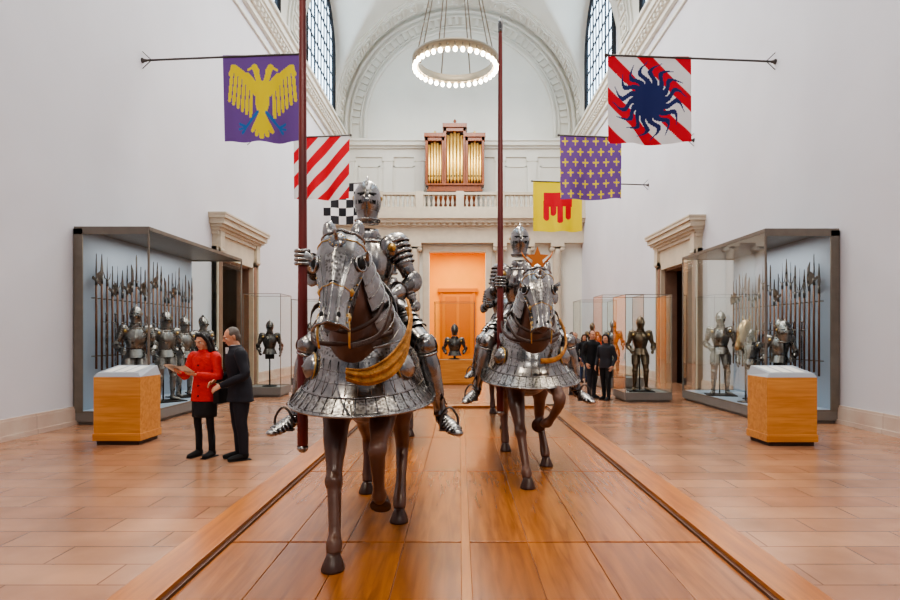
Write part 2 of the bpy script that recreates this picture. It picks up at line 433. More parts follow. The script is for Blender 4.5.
AM = [STEEL, BRASS, BLACK, LEATH, ETCH]
AMD = [STEELD, BRASS, BLACK, LEATH, ETCH]
AMB = [BRONZE, BRASS, BLACK, LEATH, ETCH]

# ------------------------------------------------------------------ horse body
def horse_body_mesh(high):
    mb = MB()
    T = [(-.80, 1.2, .09, .12), (-.72, 1.2, .19, .24), (-.55, 1.21, .26, .32), (-.35, 1.2, .285, .36), (0, 1.15, .30, .36), (.35, 1.17, .305, .345), (.65, 1.23, .30, .33), (.9, 1.24, .25, .28), (1.06, 1.22, .14, .18), (1.12, 1.2, .05, .08)]
    mb.tube([(0, y, z) for y, z, a, b in T], [(a, b) for y, z, a, b in T], ref=(0, 0, 1), n=28, sub=3)
    mb.tube([(0, -.38, 1.28), (0, -.62, 1.48), (0, -.8, 1.74), (0, -.94, 1.96), (0, -1.03, 2.06)], [(.25, .33), (.2, .29), (.125, .2), (.095, .145), (.07, .09)], ref=(0, 1, 1), n=24, sub=4)
    mb.tube([(0, -.9, 1.98+.02), (0, -1.04, 2.0), (0, -1.13, 1.93), (0, -1.21, 1.82), (0, -1.3, 1.7), (0, -1.37, 1.59), (0, -1.40, 1.54)], [(.07, .08), (.1, .12), (.105, .145), (.095, .135), (.07, .095), (.062, .075), (.045, .05)], ref=(0, -.85, .53), n=22, sub=4)
    for sx in (-1, 1):
        mb.tube([(sx*.06, -1.0, 2.07), (sx*.075, -1.01, 2.14), (sx*.07, -1.02, 2.22)], [.03, .028, .006], n=10, sub=3)
        mb.ell((sx*.085, -.64, 1.12), (.13, .15, .2)); mb.ell((sx*.12, -.66, 1.18), (.12, .13, .17))
    def leg(pts, rad, k=1.22): mb.tube(pts, [(a*(k if a < .1 else 1.05), b*(k if a < .1 else 1.05)) for a, b in rad], ref=(0, -1, 0), n=16, sub=5)
    leg([(-.15, -.42, 1.25), (-.17, -.52, .98), (-.165, -.63, .8), (-.145, -.77, .56), (-.14, -.81, .5), (-.13, -.84, .43), (-.105, -.95, .2), (-.1, -.99, .14), (-.095, -1.03, .075)],
        [(.13, .18), (.105, .13), (.072, .085), (.046, .05), (.054, .058), (.04, .042), (.034, .036), (.046, .048), (.038, .038)])
    lo = [(.15, -.42, 1.25), (.17, -.54, 1.02), (.175, -.7, .9), (.175, -.87, .79), (.175, -.94, .74), (.175, -.93, .67), (.17, -.84, .47), (.17, -.81, .41), (.165, -.75, .365)]
    hi = [(.15, -.42, 1.25), (.17, -.56, 1.08), (.19, -.76, 1.0), (.21, -.97, .93), (.215, -1.06, .88), (.21, -1.06, .81), (.16, -.9, .66), (.13, -.85, .61), (.09, -.78, .59)]
    leg(hi if high else lo,
        [(.13, .18), (.105, .125), (.075, .085), (.05, .052), (.055, .056), (.043, .043), (.034, .036), (.045, .047), (.036, .038)])
    leg([(.14, .7, 1.25), (.18, .5, 1.05), (.2, .32, .86), (.205, .33, .7), (.21, .4, .56), (.21, .38, .47), (.22, .2, .3), (.225, .02, .15), (.23, -.03, .08)],
        [(.15, .22), (.14, .19), (.095, .12), (.06, .075), (.052, .065), (.045, .05), (.037, .04), (.046, .05), (.04, .04)])
    leg([(-.14, .75, 1.25), (-.18, .66, 1.05), (-.2, .62, .86), (-.19, .76, .7), (-.18, .93, .55), (-.18, .96, .48), (-.175, .93, .3), (-.17, .9, .15), (-.17, .86, .08)],
        [(.15, .22), (.14, .19), (.095, .12), (.06, .075), (.052, .065), (.045, .05), (.037, .04), (.046, .05), (.04, .04)])
    mb.tube([(0, 1.05, 1.4), (0, 1.2, 1.3), (0, 1.25, 1.0), (0, 1.22, .7), (0, 1.2, .5)], [.04, .06, .08, .07, .02], n=12, sub=4)
    o = mb.obj('horse_body', [HIDE], remesh=.014, sm=6)
    hb = MB()
    def hoof(p, pitch=0., k=1.18):
        R = Matrix.Rotation(pitch, 3, 'X'); p = V(p)
        rs = []
        for z, r, yo in ((0, .068, -.015), (.012, .069, -.015), (.06, .052, .0), (.085, .042, .005), (.1, .036, .01)):
            rs.append([p+R @ V((r*cos(a)*.92*k, r*sin(a)*1.08*k+yo, z)) for a in [2*pi*i/20 for i in range(20)]])
        hb.rings(rs, 0)
    hoof((-.093, -1.05, 0)); hoof((.23, -.06, 0)); hoof((-.17, .83, 0))
    if high: hoof((.06, -.70, .545), -1.15)
    else: hoof((.165, -.7, .29), -.75)
    h = hb.obj('hooves', [HOOF])
    r = (o.data, h.data)
    bpy.data.objects.remove(o); bpy.data.objects.remove(h)
    return r

HLOW = horse_body_mesh(False); HHIGH = horse_body_mesh(True)

def bend_neck(e, k):
    for ch in e.children:
        if ch.name.split('.')[0] in ('horse_body', 'shaffron', 'crinet', 'bridle'):
            for v in ch.data.vertices:
                if v.co.z > 1.25 and v.co.y < -.55:
                    t = min(.5, -v.co.y-.55)*min(1, (v.co.z-1.25)/.2); v.co.x += k*t
            ch.data.update()

def horse_armour(e, M, star=False):
    mb = MB()
    P0 = V((0, -1.05, 2.1)); P1 = V((0, -1.41, 1.52)); nrm = V((0, -.85, .527)); X = V((1, 0, 0))
    prof = [(0, .13, .10), (.1, .15, .13), (.25, .155, .15), (.38, .142, .15), (.5, .118, .135), (.65, .092, .11), (.8, .08, .095), (.92, .085, .09), (1., .102, .1)]
    def pr(t):
        for i in range(len(prof)-1):
            if prof[i][0] <= t <= prof[i+1][0]:
                f = (t-prof[i][0])/(prof[i+1][0]-prof[i][0]); return tuple(prof[i][k]*(1-f)+prof[i+1][k]*f for k in (1, 2))
        return prof[-1][1:]
    def sh(u, t, o=0.):
        w, h = pr(t); ph = (u*2-1)*radians(112-24*t)
        ridge = .02*math.exp(-((u-.5)/.06)**2)+.008*math.exp(-((abs(u-.5)-.2)/.03)**2)
        cen = P0.lerp(P1, t)
        return cen+X*(w+o)*sin(ph)+nrm*((h+o)*cos(ph)*.9+ridge)
    mb.grid(sh, 48, 30)
    for uu in (0., 1.): mb.tube([sh(uu, j/20, .003) for j in range(21)], .006, n=6)
    for tt in (0., 1.): mb.tube([sh(j/24, tt, .004) for j in range(25)], .009, n=6)
    for tt in (.12, .62): mb.tube([sh(j/24, tt, .002) for j in range(25)], .004, n=6, m=1)
    mb.grid(lambda u, t: sh(.5+(u-.5)*.22, .32+.28*t, .012), 6, 8, 4)
    for sx in (0, 1):
        u = .17 if sx == 0 else .83; s2 = -1 if sx == 0 else 1
        p = sh(u, .33, .0); ax = V((s2*.85, -.5, .15)).normalized()
        mb.ell(p, (.03, .03, .034), 2)
        mb.torus(p+ax*.006, .045, .009, ax, 24, 8)
        mb.grid(lambda a, b: p+ax*(.008+.05*b)+((V((0, .3, 1))*cos(pi*(a-.5))+V((0, 1, -.3))*sin(pi*(a-.5))).normalized())*(.046+.022*b), 16, 4)
        b0 = V((s2*.075, -1.03, 2.1))
        mb.tube([b0, b0+V((s2*.012, -.01, .05)), b0+V((s2*.02, 0, .1)), b0+V((s2*.012, .01, .14))], [.045, .048, .038, .006], n=14, sub=3)
        mb.grid(lambda a, b: V((s2*(.122-.025*a-.02*b), -1.04-.26*a+.08*b-.01, 2.02-.33*a-.16*b)), 8, 6)
        mb.lathe(sh(u, .6, 0)+V((0, .03, -.02)), [(.03, 0), (.027, .01), (.003, .022)], 14, 1, (s2, -.2, 0))
    pc = sh(.5, .17, .0)
    mb.lathe(pc, [(.055, 0), (.052, .008), (.03, .016), (.016, .022), (.012, .05), (.002, .11)], 20, 0, nrm)
    for q in range(12):
        a = 2*pi*q/12; mb.ell(pc+X*cos(a)*.045+V((0, .527, .85))*sin(a)*.045+nrm*.01, .005, 1, n=8, k=6)
    for t in [i/12 for i in range(1, 12)]:
        for u in (.03, .97): mb.ell(sh(u, t, .004), .006, 1, n=8, k=5)
    for u in (.3, .7): mb.ell(sh(u, .9, .001), (.012, .006, .02), 2, n=10, k=6)
    for u in (.3, .38, .62, .7): mb.tube([sh(u, .3+.55*j/12, .001) for j in range(13)], .0035, n=6)
    if star:
        cs = V((0, -1.06, 2.25))
        mb.prism([((.12 if i % 2 == 0 else .05)*cos(pi/2+pi*i/5), (.12 if i % 2 == 0 else .05)*sin(pi/2+pi*i/5)) for i in range(10)], .02, lambda x, y, z: cs+V((x, z, y)), 5)
        for a in (-.13, .13): mb.tube([cs+V((a*.3, 0, -.08)), cs+V((a, .02, .02)), cs+V((a*1.2, .02, .07))], [.012, .009, .003], m=5)
    mb.obj('shaffron', M+[mat('crest_gold', c(190, 110, 50), .4, .5)], e)
    mb = MB()
    C = [(V((0, -.97, 2.06)), .125, .13), (V((0, -.86, 1.9)), .16, .19), (V((0, -.73, 1.74)), .2, .235), (V((0, -.58, 1.58)), .25, .28), (V((0, -.47, 1.48)), .3, .3)]
    k = 9
    for i in range(k):
        def at(t):
            x = t*(len(C)-1); j = min(int(x), len(C)-2); f = x-j
            return C[j][0].lerp(C[j+1][0], f), C[j][1]*(1-f)+C[j+1][1]*f, C[j][2]*(1-f)+C[j+1][2]*f
        rs = []
        for t, fl in ((i/k, 1.), ((i+.5)/k, 1.03), ((i+1.05)/k, 1.10)):
            p, rx, ry = at(min(t, 1)); up = V((0, .68, .73))
            rs.append([p+V((1, 0, 0))*rx*fl*sin(a)+up*ry*fl*cos(a)*.9 for a in [radians(-135+270*j/30) for j in range(31)]])
        mb.rings(rs, 0, False, False); mb.tube(rs[-1], .005, n=6)
    mb.obj('crinet', M, e)
    # peytral
    mb = MB()
    def pey(u, t, o=0.):
        sv = (u*2-1)*1.62; a = max(-1, min(1, sv))*pi/2; ex = max(0, abs(sv)-1)*.95
        fr = cos(a)
        top = 1.47-.07*fr**2; bot = 1.03-.06*fr
        fl = .0+.075*sin(t*pi*.5)+.14*max(0, (t-.45)/.55)**1.6
        rx = .305+fl+o; ry = .365+fl+o
        x = rx*sin(a); y = -.46-ry*cos(a)+ex
        z = top*(1-t)+bot*t
        x *= 1+.05*ex
        return V((x, y, z+.05*ex))
    mb.grid(pey, 90, 16)
    mb.grid(lambda u, t: pey(u, .76+.2*t, .004), 90, 3, 4)
    mb.grid(lambda u, t: pey(u, .05+.1*t, .004), 90, 2, 4)
    for t in (0., .74, 1.): mb.tube([pey(j/90, t, .004) for j in range(91)], .009 if t != .74 else .005, n=8)
    for t in (.36, .54): mb.tube([pey(j/90, t, .002) for j in range(91)], .004, n=6)
    for i in range(46): mb.ell(pey((i+.5)/46, .98, .008), .007, 0, n=8, k=5)
    for i in range(34):
        u = (i+.5)/34; mb.tube([pey(u, .75, .006), pey(u, .96, .006)], .004, n=5)
    for i in range(24):
        u = (i+.5)/24; mb.tube([pey(u, .2, .002), pey(u, .72, .002)], .0028, n=5)
    for u in (.27, .73):
        pc = pey(u, .42, .0); ax = V((pc.x*1.2, pc.y+.44, .05)).normalized()
        mb.lathe(pc, [(.1, -.005), (.098, .02), (.075, .05), (.04, .07), (.012, .078), (.002, .09)], 26, 0, ax)
        mb.torus(pc+ax*.01, .1, .008, ax, 26, 6, 1)
    mb.obj('peytral', M, e)
    mb = MB()
    def cru(u, t, o=0.):
        sv = (u*2-1)*1.5; a = max(-1, min(1, sv))*pi/2; ex = max(0, abs(sv)-1)*1.3
        fl = .13*t**1.5
        rx = .34+fl; ry = .42+fl
        return V((rx*sin(a), .72+ry*cos(a)-ex, 1.45*(1-t)+1.0*t))
    mb.grid(cru, 70, 12); mb.tube([cru(j/70, 1) for j in range(71)], .009, n=8)
    mb.grid(lambda u, t: (lambda w: V((w.x*sin(min(1, t*1.02)*pi/2), .72+(w.y-.72)*sin(t*pi/2) if w.y > .72 else w.y, 1.45+.16*cos(t*pi/2))))(cru(u, 0)), 60, 10)
    for sx in (-1, 1):
        mb.grid(lambda a, b: V((sx*(.33+.06*b), -.3+.75*a, 1.4-.35*b)), 8, 6)
    mb.obj('crupper', M, e)
    mb = MB()
    mb.tube([(0, -.3, 1.58), (0, 0, 1.53), (0, .35, 1.6)], [(.2, .05), (.19, .05), (.2, .06)], ref=(0, 0, 1), n=20, m=3, sub=4)
    def pom(a, b, y, h, w, lean):
        ph = (a*2-1)*radians(100)
        return V((w*sin(ph)*(1-.25*b), y-lean*b, 1.42+(h-1.42)*(b)*(.35+.65*cos(ph*.8))+.12*cos(ph)))
    mb.grid(lambda a, b: pom(a, b, -.34, 1.82, .33, .08), 24, 8, 0)
    mb.tube([pom(j/24, 1, -.34, 1.82, .33, .08) for j in range(25)], .011, n=8, m=0)
    mb.grid(lambda a, b: pom(a, b, .3, 1.86, .33, -.1), 24, 8, 0)
    mb.tube([pom(j/24, 1, .3, 1.86, .33, -.1) for j in range(25)], .011, n=8, m=0)
    mb.obj('saddle', M, e)
    mb = MB()
    for sx in (-1, 1):
        mb.tube([(sx*.085, -1.33, 1.62), (sx*.095, -1.35, 1.52), (sx*.09, -1.33, 1.42)], [.009, .008, .006], m=1, sub=3)
        mb.lathe((sx*.085, -1.33, 1.6), [(.032, 0), (.028, .01), (.003, .02)], 16, 1, (sx, -.2, 0))
        mb.tube([(sx*.09, -1.33, 1.43), (sx*.22, -1.0, 1.5), (sx*.25, -.7, 1.72), (.17, -.36, 1.78)], [(.004, .018)]*4, ref=(0, 0, 1), n=8, m=0, sub=6)
    def rib(path, w, m, th=.012):
        mb.tube(path, [(th, w)]*len(path), ref=(0, -.2, 1), n=10, m=m, sub=8)
    # draped ochre cloth band with folds
    if not star:
        base = [V(p) for p in [(.31, -.46, 1.74), (.35, -.62, 1.60), (.345, -.80, 1.44), (.26, -.93, 1.31), (.12, -.99, 1.24), (-.02, -.985, 1.25)]]
        tmpb = MB(); tmpb.tube(base, .001, n=3, sub=10); K = len(tmpb.v)//3
        cc = [V(tmpb.v[i*3]) for i in range(K)]
        def cloth(a, b):
            i = min(K-1, int(a*(K-1)+.5)); p = cc[i]; wv = .055*(.55+.45*sin(pi*min(1, a*1.05)))*1.25
            out = V((p.x, p.y+.42, 0)).normalized()
            return p+V((0, 0, -1))*(b-.4)*2*wv+out*(.014*sin(b*13+a*4)+.01+.02*sin(b*pi))
        mb.grid(cloth, K-1, 14, 2)
        for b in (0., 1.): mb.tube([cloth(i/(K-1), b) for i in range(K)], .008, n=6, m=2)
    else:
        rib([(.31, -.5, 1.66), (.34, -.66, 1.52), (.31, -.84, 1.36), (.2, -.96, 1.26), (.04, -.99, 1.24)], .028, 2, .012)
    rib([(-.31, -.5, 1.64), (-.31, -.66, 1.54), (-.24, -.84, 1.46), (-.1, -.89, 1.44), (.1, -.89, 1.46), (.27, -.78, 1.52)], .016, 0)
    rib([(-.2, -.76, 1.72), (-.17, -.92, 1.6), (0, -1.01, 1.52), (.17, -.92, 1.6), (.2, -.76, 1.72)], .016, 0)
    mb.obj('bridle', [LEATH, BRASS, TAN], e)

def armored_horse(loc, M, star=False, HM=HLOW, k=0.):
    e = empty('armored_horse', loc)
    for nme, me in (('horse_body', HM[0]), ('hooves', HM[1])):
        o = bpy.data.objects.new(nme, me); COL.objects.link(o); o.parent = e
    horse_armour(e, M, star)
    if k: bend_neck(e, k)
    return e

def knight(loc, M, lx=-.51, yaw=0., lance=True):
    e = empty('armored_knight', loc)
    mb = MB()
    pel = V((-.03, .03, 1.73)); neck = V((-.05, .0, 2.3))
    armour_torso(mb, pel, neck, 1.06)
    helm(mb, (-.05, -.03, 2.575), 1.0, yaw)
    P = V((lx, -.4, 2.08)); A = V((0, 0, -1)); D = V((1, 0, 0)); wr = grip_wrist(P, A, D, .034)
    armour_arm(mb, (-.27, 0, 2.23), (-.2+lx*.55, -.04, 1.97), wr, -1, 1.12)
    armour_arm(mb, (.18, 0, 2.23), (.31, -.02, 1.93), grip_wrist((.16, -.34, 1.76), (1, 0, 0), (0, 0, 1), .02), 1, 1.12)
    for sd in (-1, 1):
        armour_leg(mb, (sd*.15, -.02, 1.7), (sd*.44, -.38, 1.42), (sd*.55, -.30, .92), (sd*.67, -.5, .84), sd, 1.14)
    mb.obj('plate_armour', M, e)
    g = MB()
    grip_hand(g, P, A, D, .034, 0, 1.3)
    grip_hand(g, (.16, -.34, 1.76), (1, 0, 0), (0, 0, 1), .02, 0, 1.3)
    g.obj('gauntlets', [M[0]], e)
    m2 = MB()
    for sd in (-1, 1):
        m2.tube([(sd*.36, -.12, 1.6), (sd*.5, -.26, 1.2), (sd*.6, -.4, .98)], [(.005, .02)]*3, ref=(0, 1, 0), m=1, sub=3)
        cx, cy, cz = sd*.62, -.41, .79
        m2.tube([(cx-.065, cy, cz), (cx-.06, cy, cz+.1), (cx, cy, cz+.17), (cx+.06, cy, cz+.1), (cx+.065, cy, cz)], .009, m=0, sub=4)
        m2.box((cx, cy, cz), (.15, .06, .014), 0)
        m2.tube([(sd*.545, -.24, .88), (sd*.53, -.12, .88)], .006, m=0); m2.lathe((sd*.53, -.1, .88), [(.03, -.003), (.03, .003)], 10, 0, (1, 0, 0))
    m2.obj('stirrups', [STEELD, LEATH], e)
    if lance:
        l = MB()
        lz = [(.0, .03), (.05, .04), (.5, .041), (1.35, .034), (1.5, .033), (2.6, .029), (4.1, .022), (4.2, .02)]
        l.tube([(0, 0, z) for z, r in lz], [r for z, r in lz], n=16, m=0)
        l.lathe((0, 0, 0), [(.02, -.02), (.04, 0), (.042, .03)], 16, 1)
        l.lathe((0, 0, 4.2), [(.024, -.04), (.026, 0), (.03, .06), (.002, .14)], 12, 1)
        l.obj('lance', [LRED, STEEL], None, V(loc)+V((lx, -.4, .64)))
    return e

PZ = .15
armored_horse((-.72, 4.9, PZ), AM, False, HLOW, -.06)
knight((-.70, 4.9, PZ), AM, -.48, .12)
h2 = armored_horse((.76, 6.95, PZ), AM, True, HHIGH, 0.)
k2 = knight((.74, 6.95, PZ), AM, -.30, 0)
h3 = armored_horse((-.98, 9.0, PZ), AM, False, HHIGH, 0.)
for i, (x, y) in enumerate(((-.98, 9.0), (.8, 10.7))):
    if i: clone_tree(h3, 'armored_horse', (x, y, PZ))
    clone_tree(k2, 'armored_knight', (x, y, PZ))

# ------------------------------------------------------------------ people
SKIN = mat('skin', c(214, 156, 126), .5, var=.05, vscale=20)
WHITE = mat('eye_white', c(235, 232, 228), .3)
IRIS = mat('iris', c(40, 26, 18), .3)
LIP = mat('lips', c(176, 84, 78), .45)

def person(name, loc, rz, H, cf):
    e = empty(name, loc, rz, H/1.75)
    far = cf.get('far', False); vx = .012 if far else .009
    W = cf.get('w', 1.)
    mb = MB()
    bz = cf.get('hem', .84); fl = cf.get('flare', 1.)
    T = [(bz, .175*fl, .125*fl), ((bz+.96)/2, .172*(fl+1)/2, .125), (.98, .168, .122), (1.1, .15, .112), (1.25, .165, .122), (1.37, .18, .112), (1.43, .15, .09), (1.475, .085, .07), (1.5, .066, .062)]
    lean = cf.get('lean', 0.)
    yo = lambda z: -lean*max(0, z-.95)
    mb.tube([(0, yo(z), z) for z, a, b in T], [(a*W, b*W) for z, a, b in T], ref=(0, -1, 0), n=28, sub=3)
    sl = cf.get('sleeve', 1.)
    for i, sd in enumerate((-1, 1)):
        el, wr = V(cf['el'][i]), V(cf['wr'][i]); sh = V((sd*.165*W, yo(1.39), 1.39))
        mb.tube([sh-V((sd*.05, 0, -.01)), sh, sh.lerp(el, .5), el, el.lerp(wr, .45), wr], [.05*sl, .066*sl, .055*sl, .049*sl, .044*sl, .036*sl], n=16, sub=4)
    mb.obj('coat', [cf['coat']], e, remesh=vx, sm=3)
    if cf.get('shirt'):
        m2 = MB(); m2.prism([(-.05, 0), (.05, 0), (.0, -.22)], .02, lambda x, y, z: V((x, yo(1.35)-.118+z+y*.02, 1.47+y)), 0)
        m2.torus((0, yo(1.49), 1.49), .06, .012, n=20, m=0); m2.obj('shirt_collar', [cf['shirt']], e)
    if cf.get('skirt'):
        m2 = MB(); m2.tube([(0, 0, .9), (0, 0, .75), (0, 0, cf['skz'])], [(.165, .12), (.18, .135), (.175, .14)], ref=(0, -1, 0), n=24, sub=3)
        m2.obj('skirt', [cf['skirt']], e)
    lg = MB(); st = cf.get('stance', .0); lr = cf.get('legr', 1.)
    for i, sd in enumerate((-1, 1)):
        y = st*sd
        lg.tube([(sd*.085, 0, .93), (sd*.092, y*.3-.01, .72), (sd*.1, y*.6-.015, .5), (sd*.1, y*.8+.01, .33), (sd*.105, y+.02, .08)], [.098*lr, .09*lr, .066*lr, .06*lr, .05*lr], n=16, sub=4)
    lg.tube([(0, 0, .98), (0, 0, .86)], [(.15, .11), (.155, .11)], ref=(0, -1, 0), n=20)
    lg.obj('legs', [cf['legs']], e, remesh=vx, sm=2)
    so = MB()
    for sd in (-1, 1):
        y = st*sd
        so.tube([(sd*.105, y+.07, .045), (sd*.105, y+.02, .055), (sd*.112, y-.07, .042), (sd*.12, y-.15, .033), (sd*.122, y-.19, .026)], [(.032, .04), (.04, .05), (.043, .04), (.042, .03), (.02, .018)], ref=(0, 0, 1), n=16, sub=3)
        so.tube([(sd*.105, y+.022, .05), (sd*.104, y+.02, cf.get('boot', .1))], [.044, .048], n=14)
        so.bb(sd*.113-.042, sd*.113+.042, y-.18, y+.1, 0, .014)
    so.obj('shoes', [cf['shoes']], e)
    hd = MB()
    for i, sd in enumerate((-1, 1)):
        el, wr = V(cf['el'][i]), V(cf['wr'][i])
        relaxed_hand(hd, wr+(wr-el).normalized()*.012, wr-el, V(cf.get('pn', [(1, 0, -.2), (-1, 0, -.2)])[i]), cf.get('curl', .6), .98, -sd)
    hd.obj('hands', [SKIN], e, remesh=None if far else .0045, sm=1)
    piv = V((0, yo(1.48), 1.49)); R = Euler((cf.get('pitch', 0.), 0, cf.get('yaw', 0.)))
    m = MB()
    m.tube([(0, .02, -.07), (0, .012, -.01), (0, .0, .05)], [.06, .054, .054], n=16, sub=3)
    m.ell((0, .005, .15), (.074, .094, .093)); m.ell((0, -.03, .09), (.06, .066, .07)); m.ell((0, -.052, .045), (.038, .038, .03))
    m.ell((0, -.09, .155), (.05, .016, .018)); m.tube([(0, -.092, .145), (0, -.112, .112), (0, -.116, .1)], [.009, .013, .015], n=10, sub=3)
    for sx in (-1, 1):
        m.ell((sx*.076, .012, .12), (.008, .018, .031)); m.ell((sx*.04, -.068, .1), (.022, .018, .024)); m.ell((sx*.012, -.106, .098), (.01, .01, .008))
    m.ell((0, -.09, .068), (.022, .012, .012))
    m.obj('head', [SKIN], e, piv, remesh=.0055, sm=2, rot=R)
    f = MB()
    for sx in (-1, 1):
        f.ell((sx*.03, -.081, .128), (.014, .011, .008), 0, n=12, k=8); f.ell((sx*.03, -.0885, .128), (.006, .005, .006), 1, n=10, k=6)
        f.tube([(sx*.014, -.102, .146), (sx*.032, -.099, .151), (sx*.05, -.088, .145)], .004, n=6, m=3)
    f.tube([(-.024, -.093, .068), (0, -.104, .071), (.024, -.093, .068)], [.003, .007, .003], n=8, m=2, sub=3)
    f.obj('face', [WHITE, IRIS, LIP, cf['hair']], e, piv, rot=R)
    h = MB()
    hs = cf.get('hstyle', 'short')
    if hs == 'long':
        h.ell((0, .02, .168), (.082, .092, .09)); h.ell((0, .05, .12), (.078, .066, .08))
        h.tube([(-.07, -.01, .2), (0, -.062, .236), (.07, -.01, .2)], [.018, .024, .018], n=10, sub=4)
        for sx in (-1, 1): h.tube([(sx*.03, -.04, .245), (sx*.07, -.03, .19), (sx*.084, .005, .11), (sx*.096, .005, .02), (sx*.088, -.02, -.09)], [.022, .022, .024, .034, .02], n=12, sub=4)
        h.tube([(0, .06, .2), (0, .09, .1), (0, .085, -.02), (0, .08, -.13)], [(.07, .04), (.085, .045), (.095, .04), (.06, .02)], ref=(0, 1, 0), n=16, sub=4)
    else:
        h.ell((0, .028, .168), (.079, .085, .084)); h.ell((0, .055, .12), (.07, .055, .07))
        for sx in (-1, 1): h.ell((sx*.068, .01, .17), (.014, .045, .035))
    h.obj('hair', [cf['hair']], e, piv, remesh=.007, sm=1, rot=R)
    return e

REDC = mat('red_coat', c(214, 26, 16), .55, bump=.5, bscale=40, var=.12, vscale=20)
BLKC = mat('black_cloth', c(24, 24, 28), .8, bump=.1, bscale=60)
NAVY = mat('navy_suit', c(26, 28, 40), .75, bump=.1, bscale=90)
GREYT = mat('charcoal_cloth', c(44, 44, 50), .8)
BLUJ = mat('denim', c(50, 64, 92), .8)
HBLK = mat('black_hair', c(22, 16, 15), .45, bump=.6, bscale=90)
HGRY = mat('grey_hair', c(112, 104, 98), .6, bump=.5, bscale=90)
HBRN = mat('brown_hair', c(70, 46, 32), .6, bump=.5, bscale=90)
SHRT = mat('white_shirt', c(225, 225, 228), .7)
PAPER = mat('paper', c(238, 238, 232), .6)

w = person('standing_woman', (-3.47, 8.15, 0), radians(-14), 1.70, dict(
    coat=REDC, legs=BLKC, shoes=BLKC, hair=HBLK, skirt=BLKC, skz=.56, hem=.78, flare=1.1, sleeve=1.2, legr=.8, boot=.3, hstyle='long', w=1.05,
    el=[(-.27, -.05, 1.13), (.27, -.06, 1.12)], wr=[(-.21, -.24, 1.18), (.06, -.25, 1.16)], pn=[(.4, 0, 1), (-.4, 0, 1)], curl=.5, pitch=.28, yaw=-.1))
pm = MB()
pm.grid(lambda a, b: V((-.26+.34*a, -.30-.2*b, 1.20+.1*b+.015*sin(a*pi*2))), 10, 6)
for q in range(5): pm.box((-.09, -.34-.03*q, 1.224+.015*q), (.26, .006, .002), 1, Matrix.Rotation(-.46, 3, 'X'))
pm.obj('leaflet', [PAPER, GREYT], w)
bt = MB()
for q in range(4): bt.ell((0, -.138, .86+.14*q), .012, n=10, k=6)
bt.tube([(.19, .02, 1.42), (.21, -.02, 1.2), (.25, 0, .95)], .01, n=6); bt.box((.27, 0, .86), (.09, .24, .2))
bt.obj('shoulder_bag', [BLKC], w)
person('standing_man', (-2.93, 8.0, 0), radians(-55), 1.77, dict(
    coat=NAVY, legs=NAVY, shoes=BLKC, hair=HGRY, shirt=SHRT, hem=.76, flare=1.12, w=1.22, sleeve=1.2, legr=1.15, lean=.12,
    el=[(-.29, -.04, 1.12), (.30, -.02, 1.12)], wr=[(-.18, -.27, 1.03), (.12, -.27, .98)], pn=[(.6, .3, -.6), (-.6, .3, -.6)], pitch=.34, yaw=-.1))
def walker(name, px, d, rz, H, **k):
    b = dict(coat=BLKC, legs=GREYT, shoes=BLKC, hair=HBRN, far=True, el=[(-.26, .03, 1.12), (.26, .03, 1.12)], wr=[(-.24, -.12, .9), (.24, -.12, .9)])
    b.update(k); person(name, ((px-460)*d/600, d, 0), rz, H, b)
walker('standing_man', 592, 15.7, radians(20), 1.78, coat=BLKC, stance=.06, w=1.1)
walker('standing_woman', 606, 15.3, radians(-40), 1.68, coat=GREYT, legs=BLKC, hstyle='long', hair=HBLK, stance=-.08, w=1.1)
walker('standing_man', 573, 16.6, radians(60), 1.75, coat=NAVY, legs=BLKC, w=1.1)
walker('standing_woman', 584, 21, radians(10), 1.68, coat=BLKC, legs=BLUJ, hair=HBRN, hstyle='long')
walker('standing_man', 564, 24, radians(160), 1.8, coat=GREYT, legs=BLKC)
walker('standing_woman', 599, 22.5, radians(-60), 1.68, coat=REDC, legs=BLKC, hstyle='long', hair=HBRN)
walker('standing_man', 576, 28, radians(30), 1.78, coat=BLUJ, legs=BLKC)

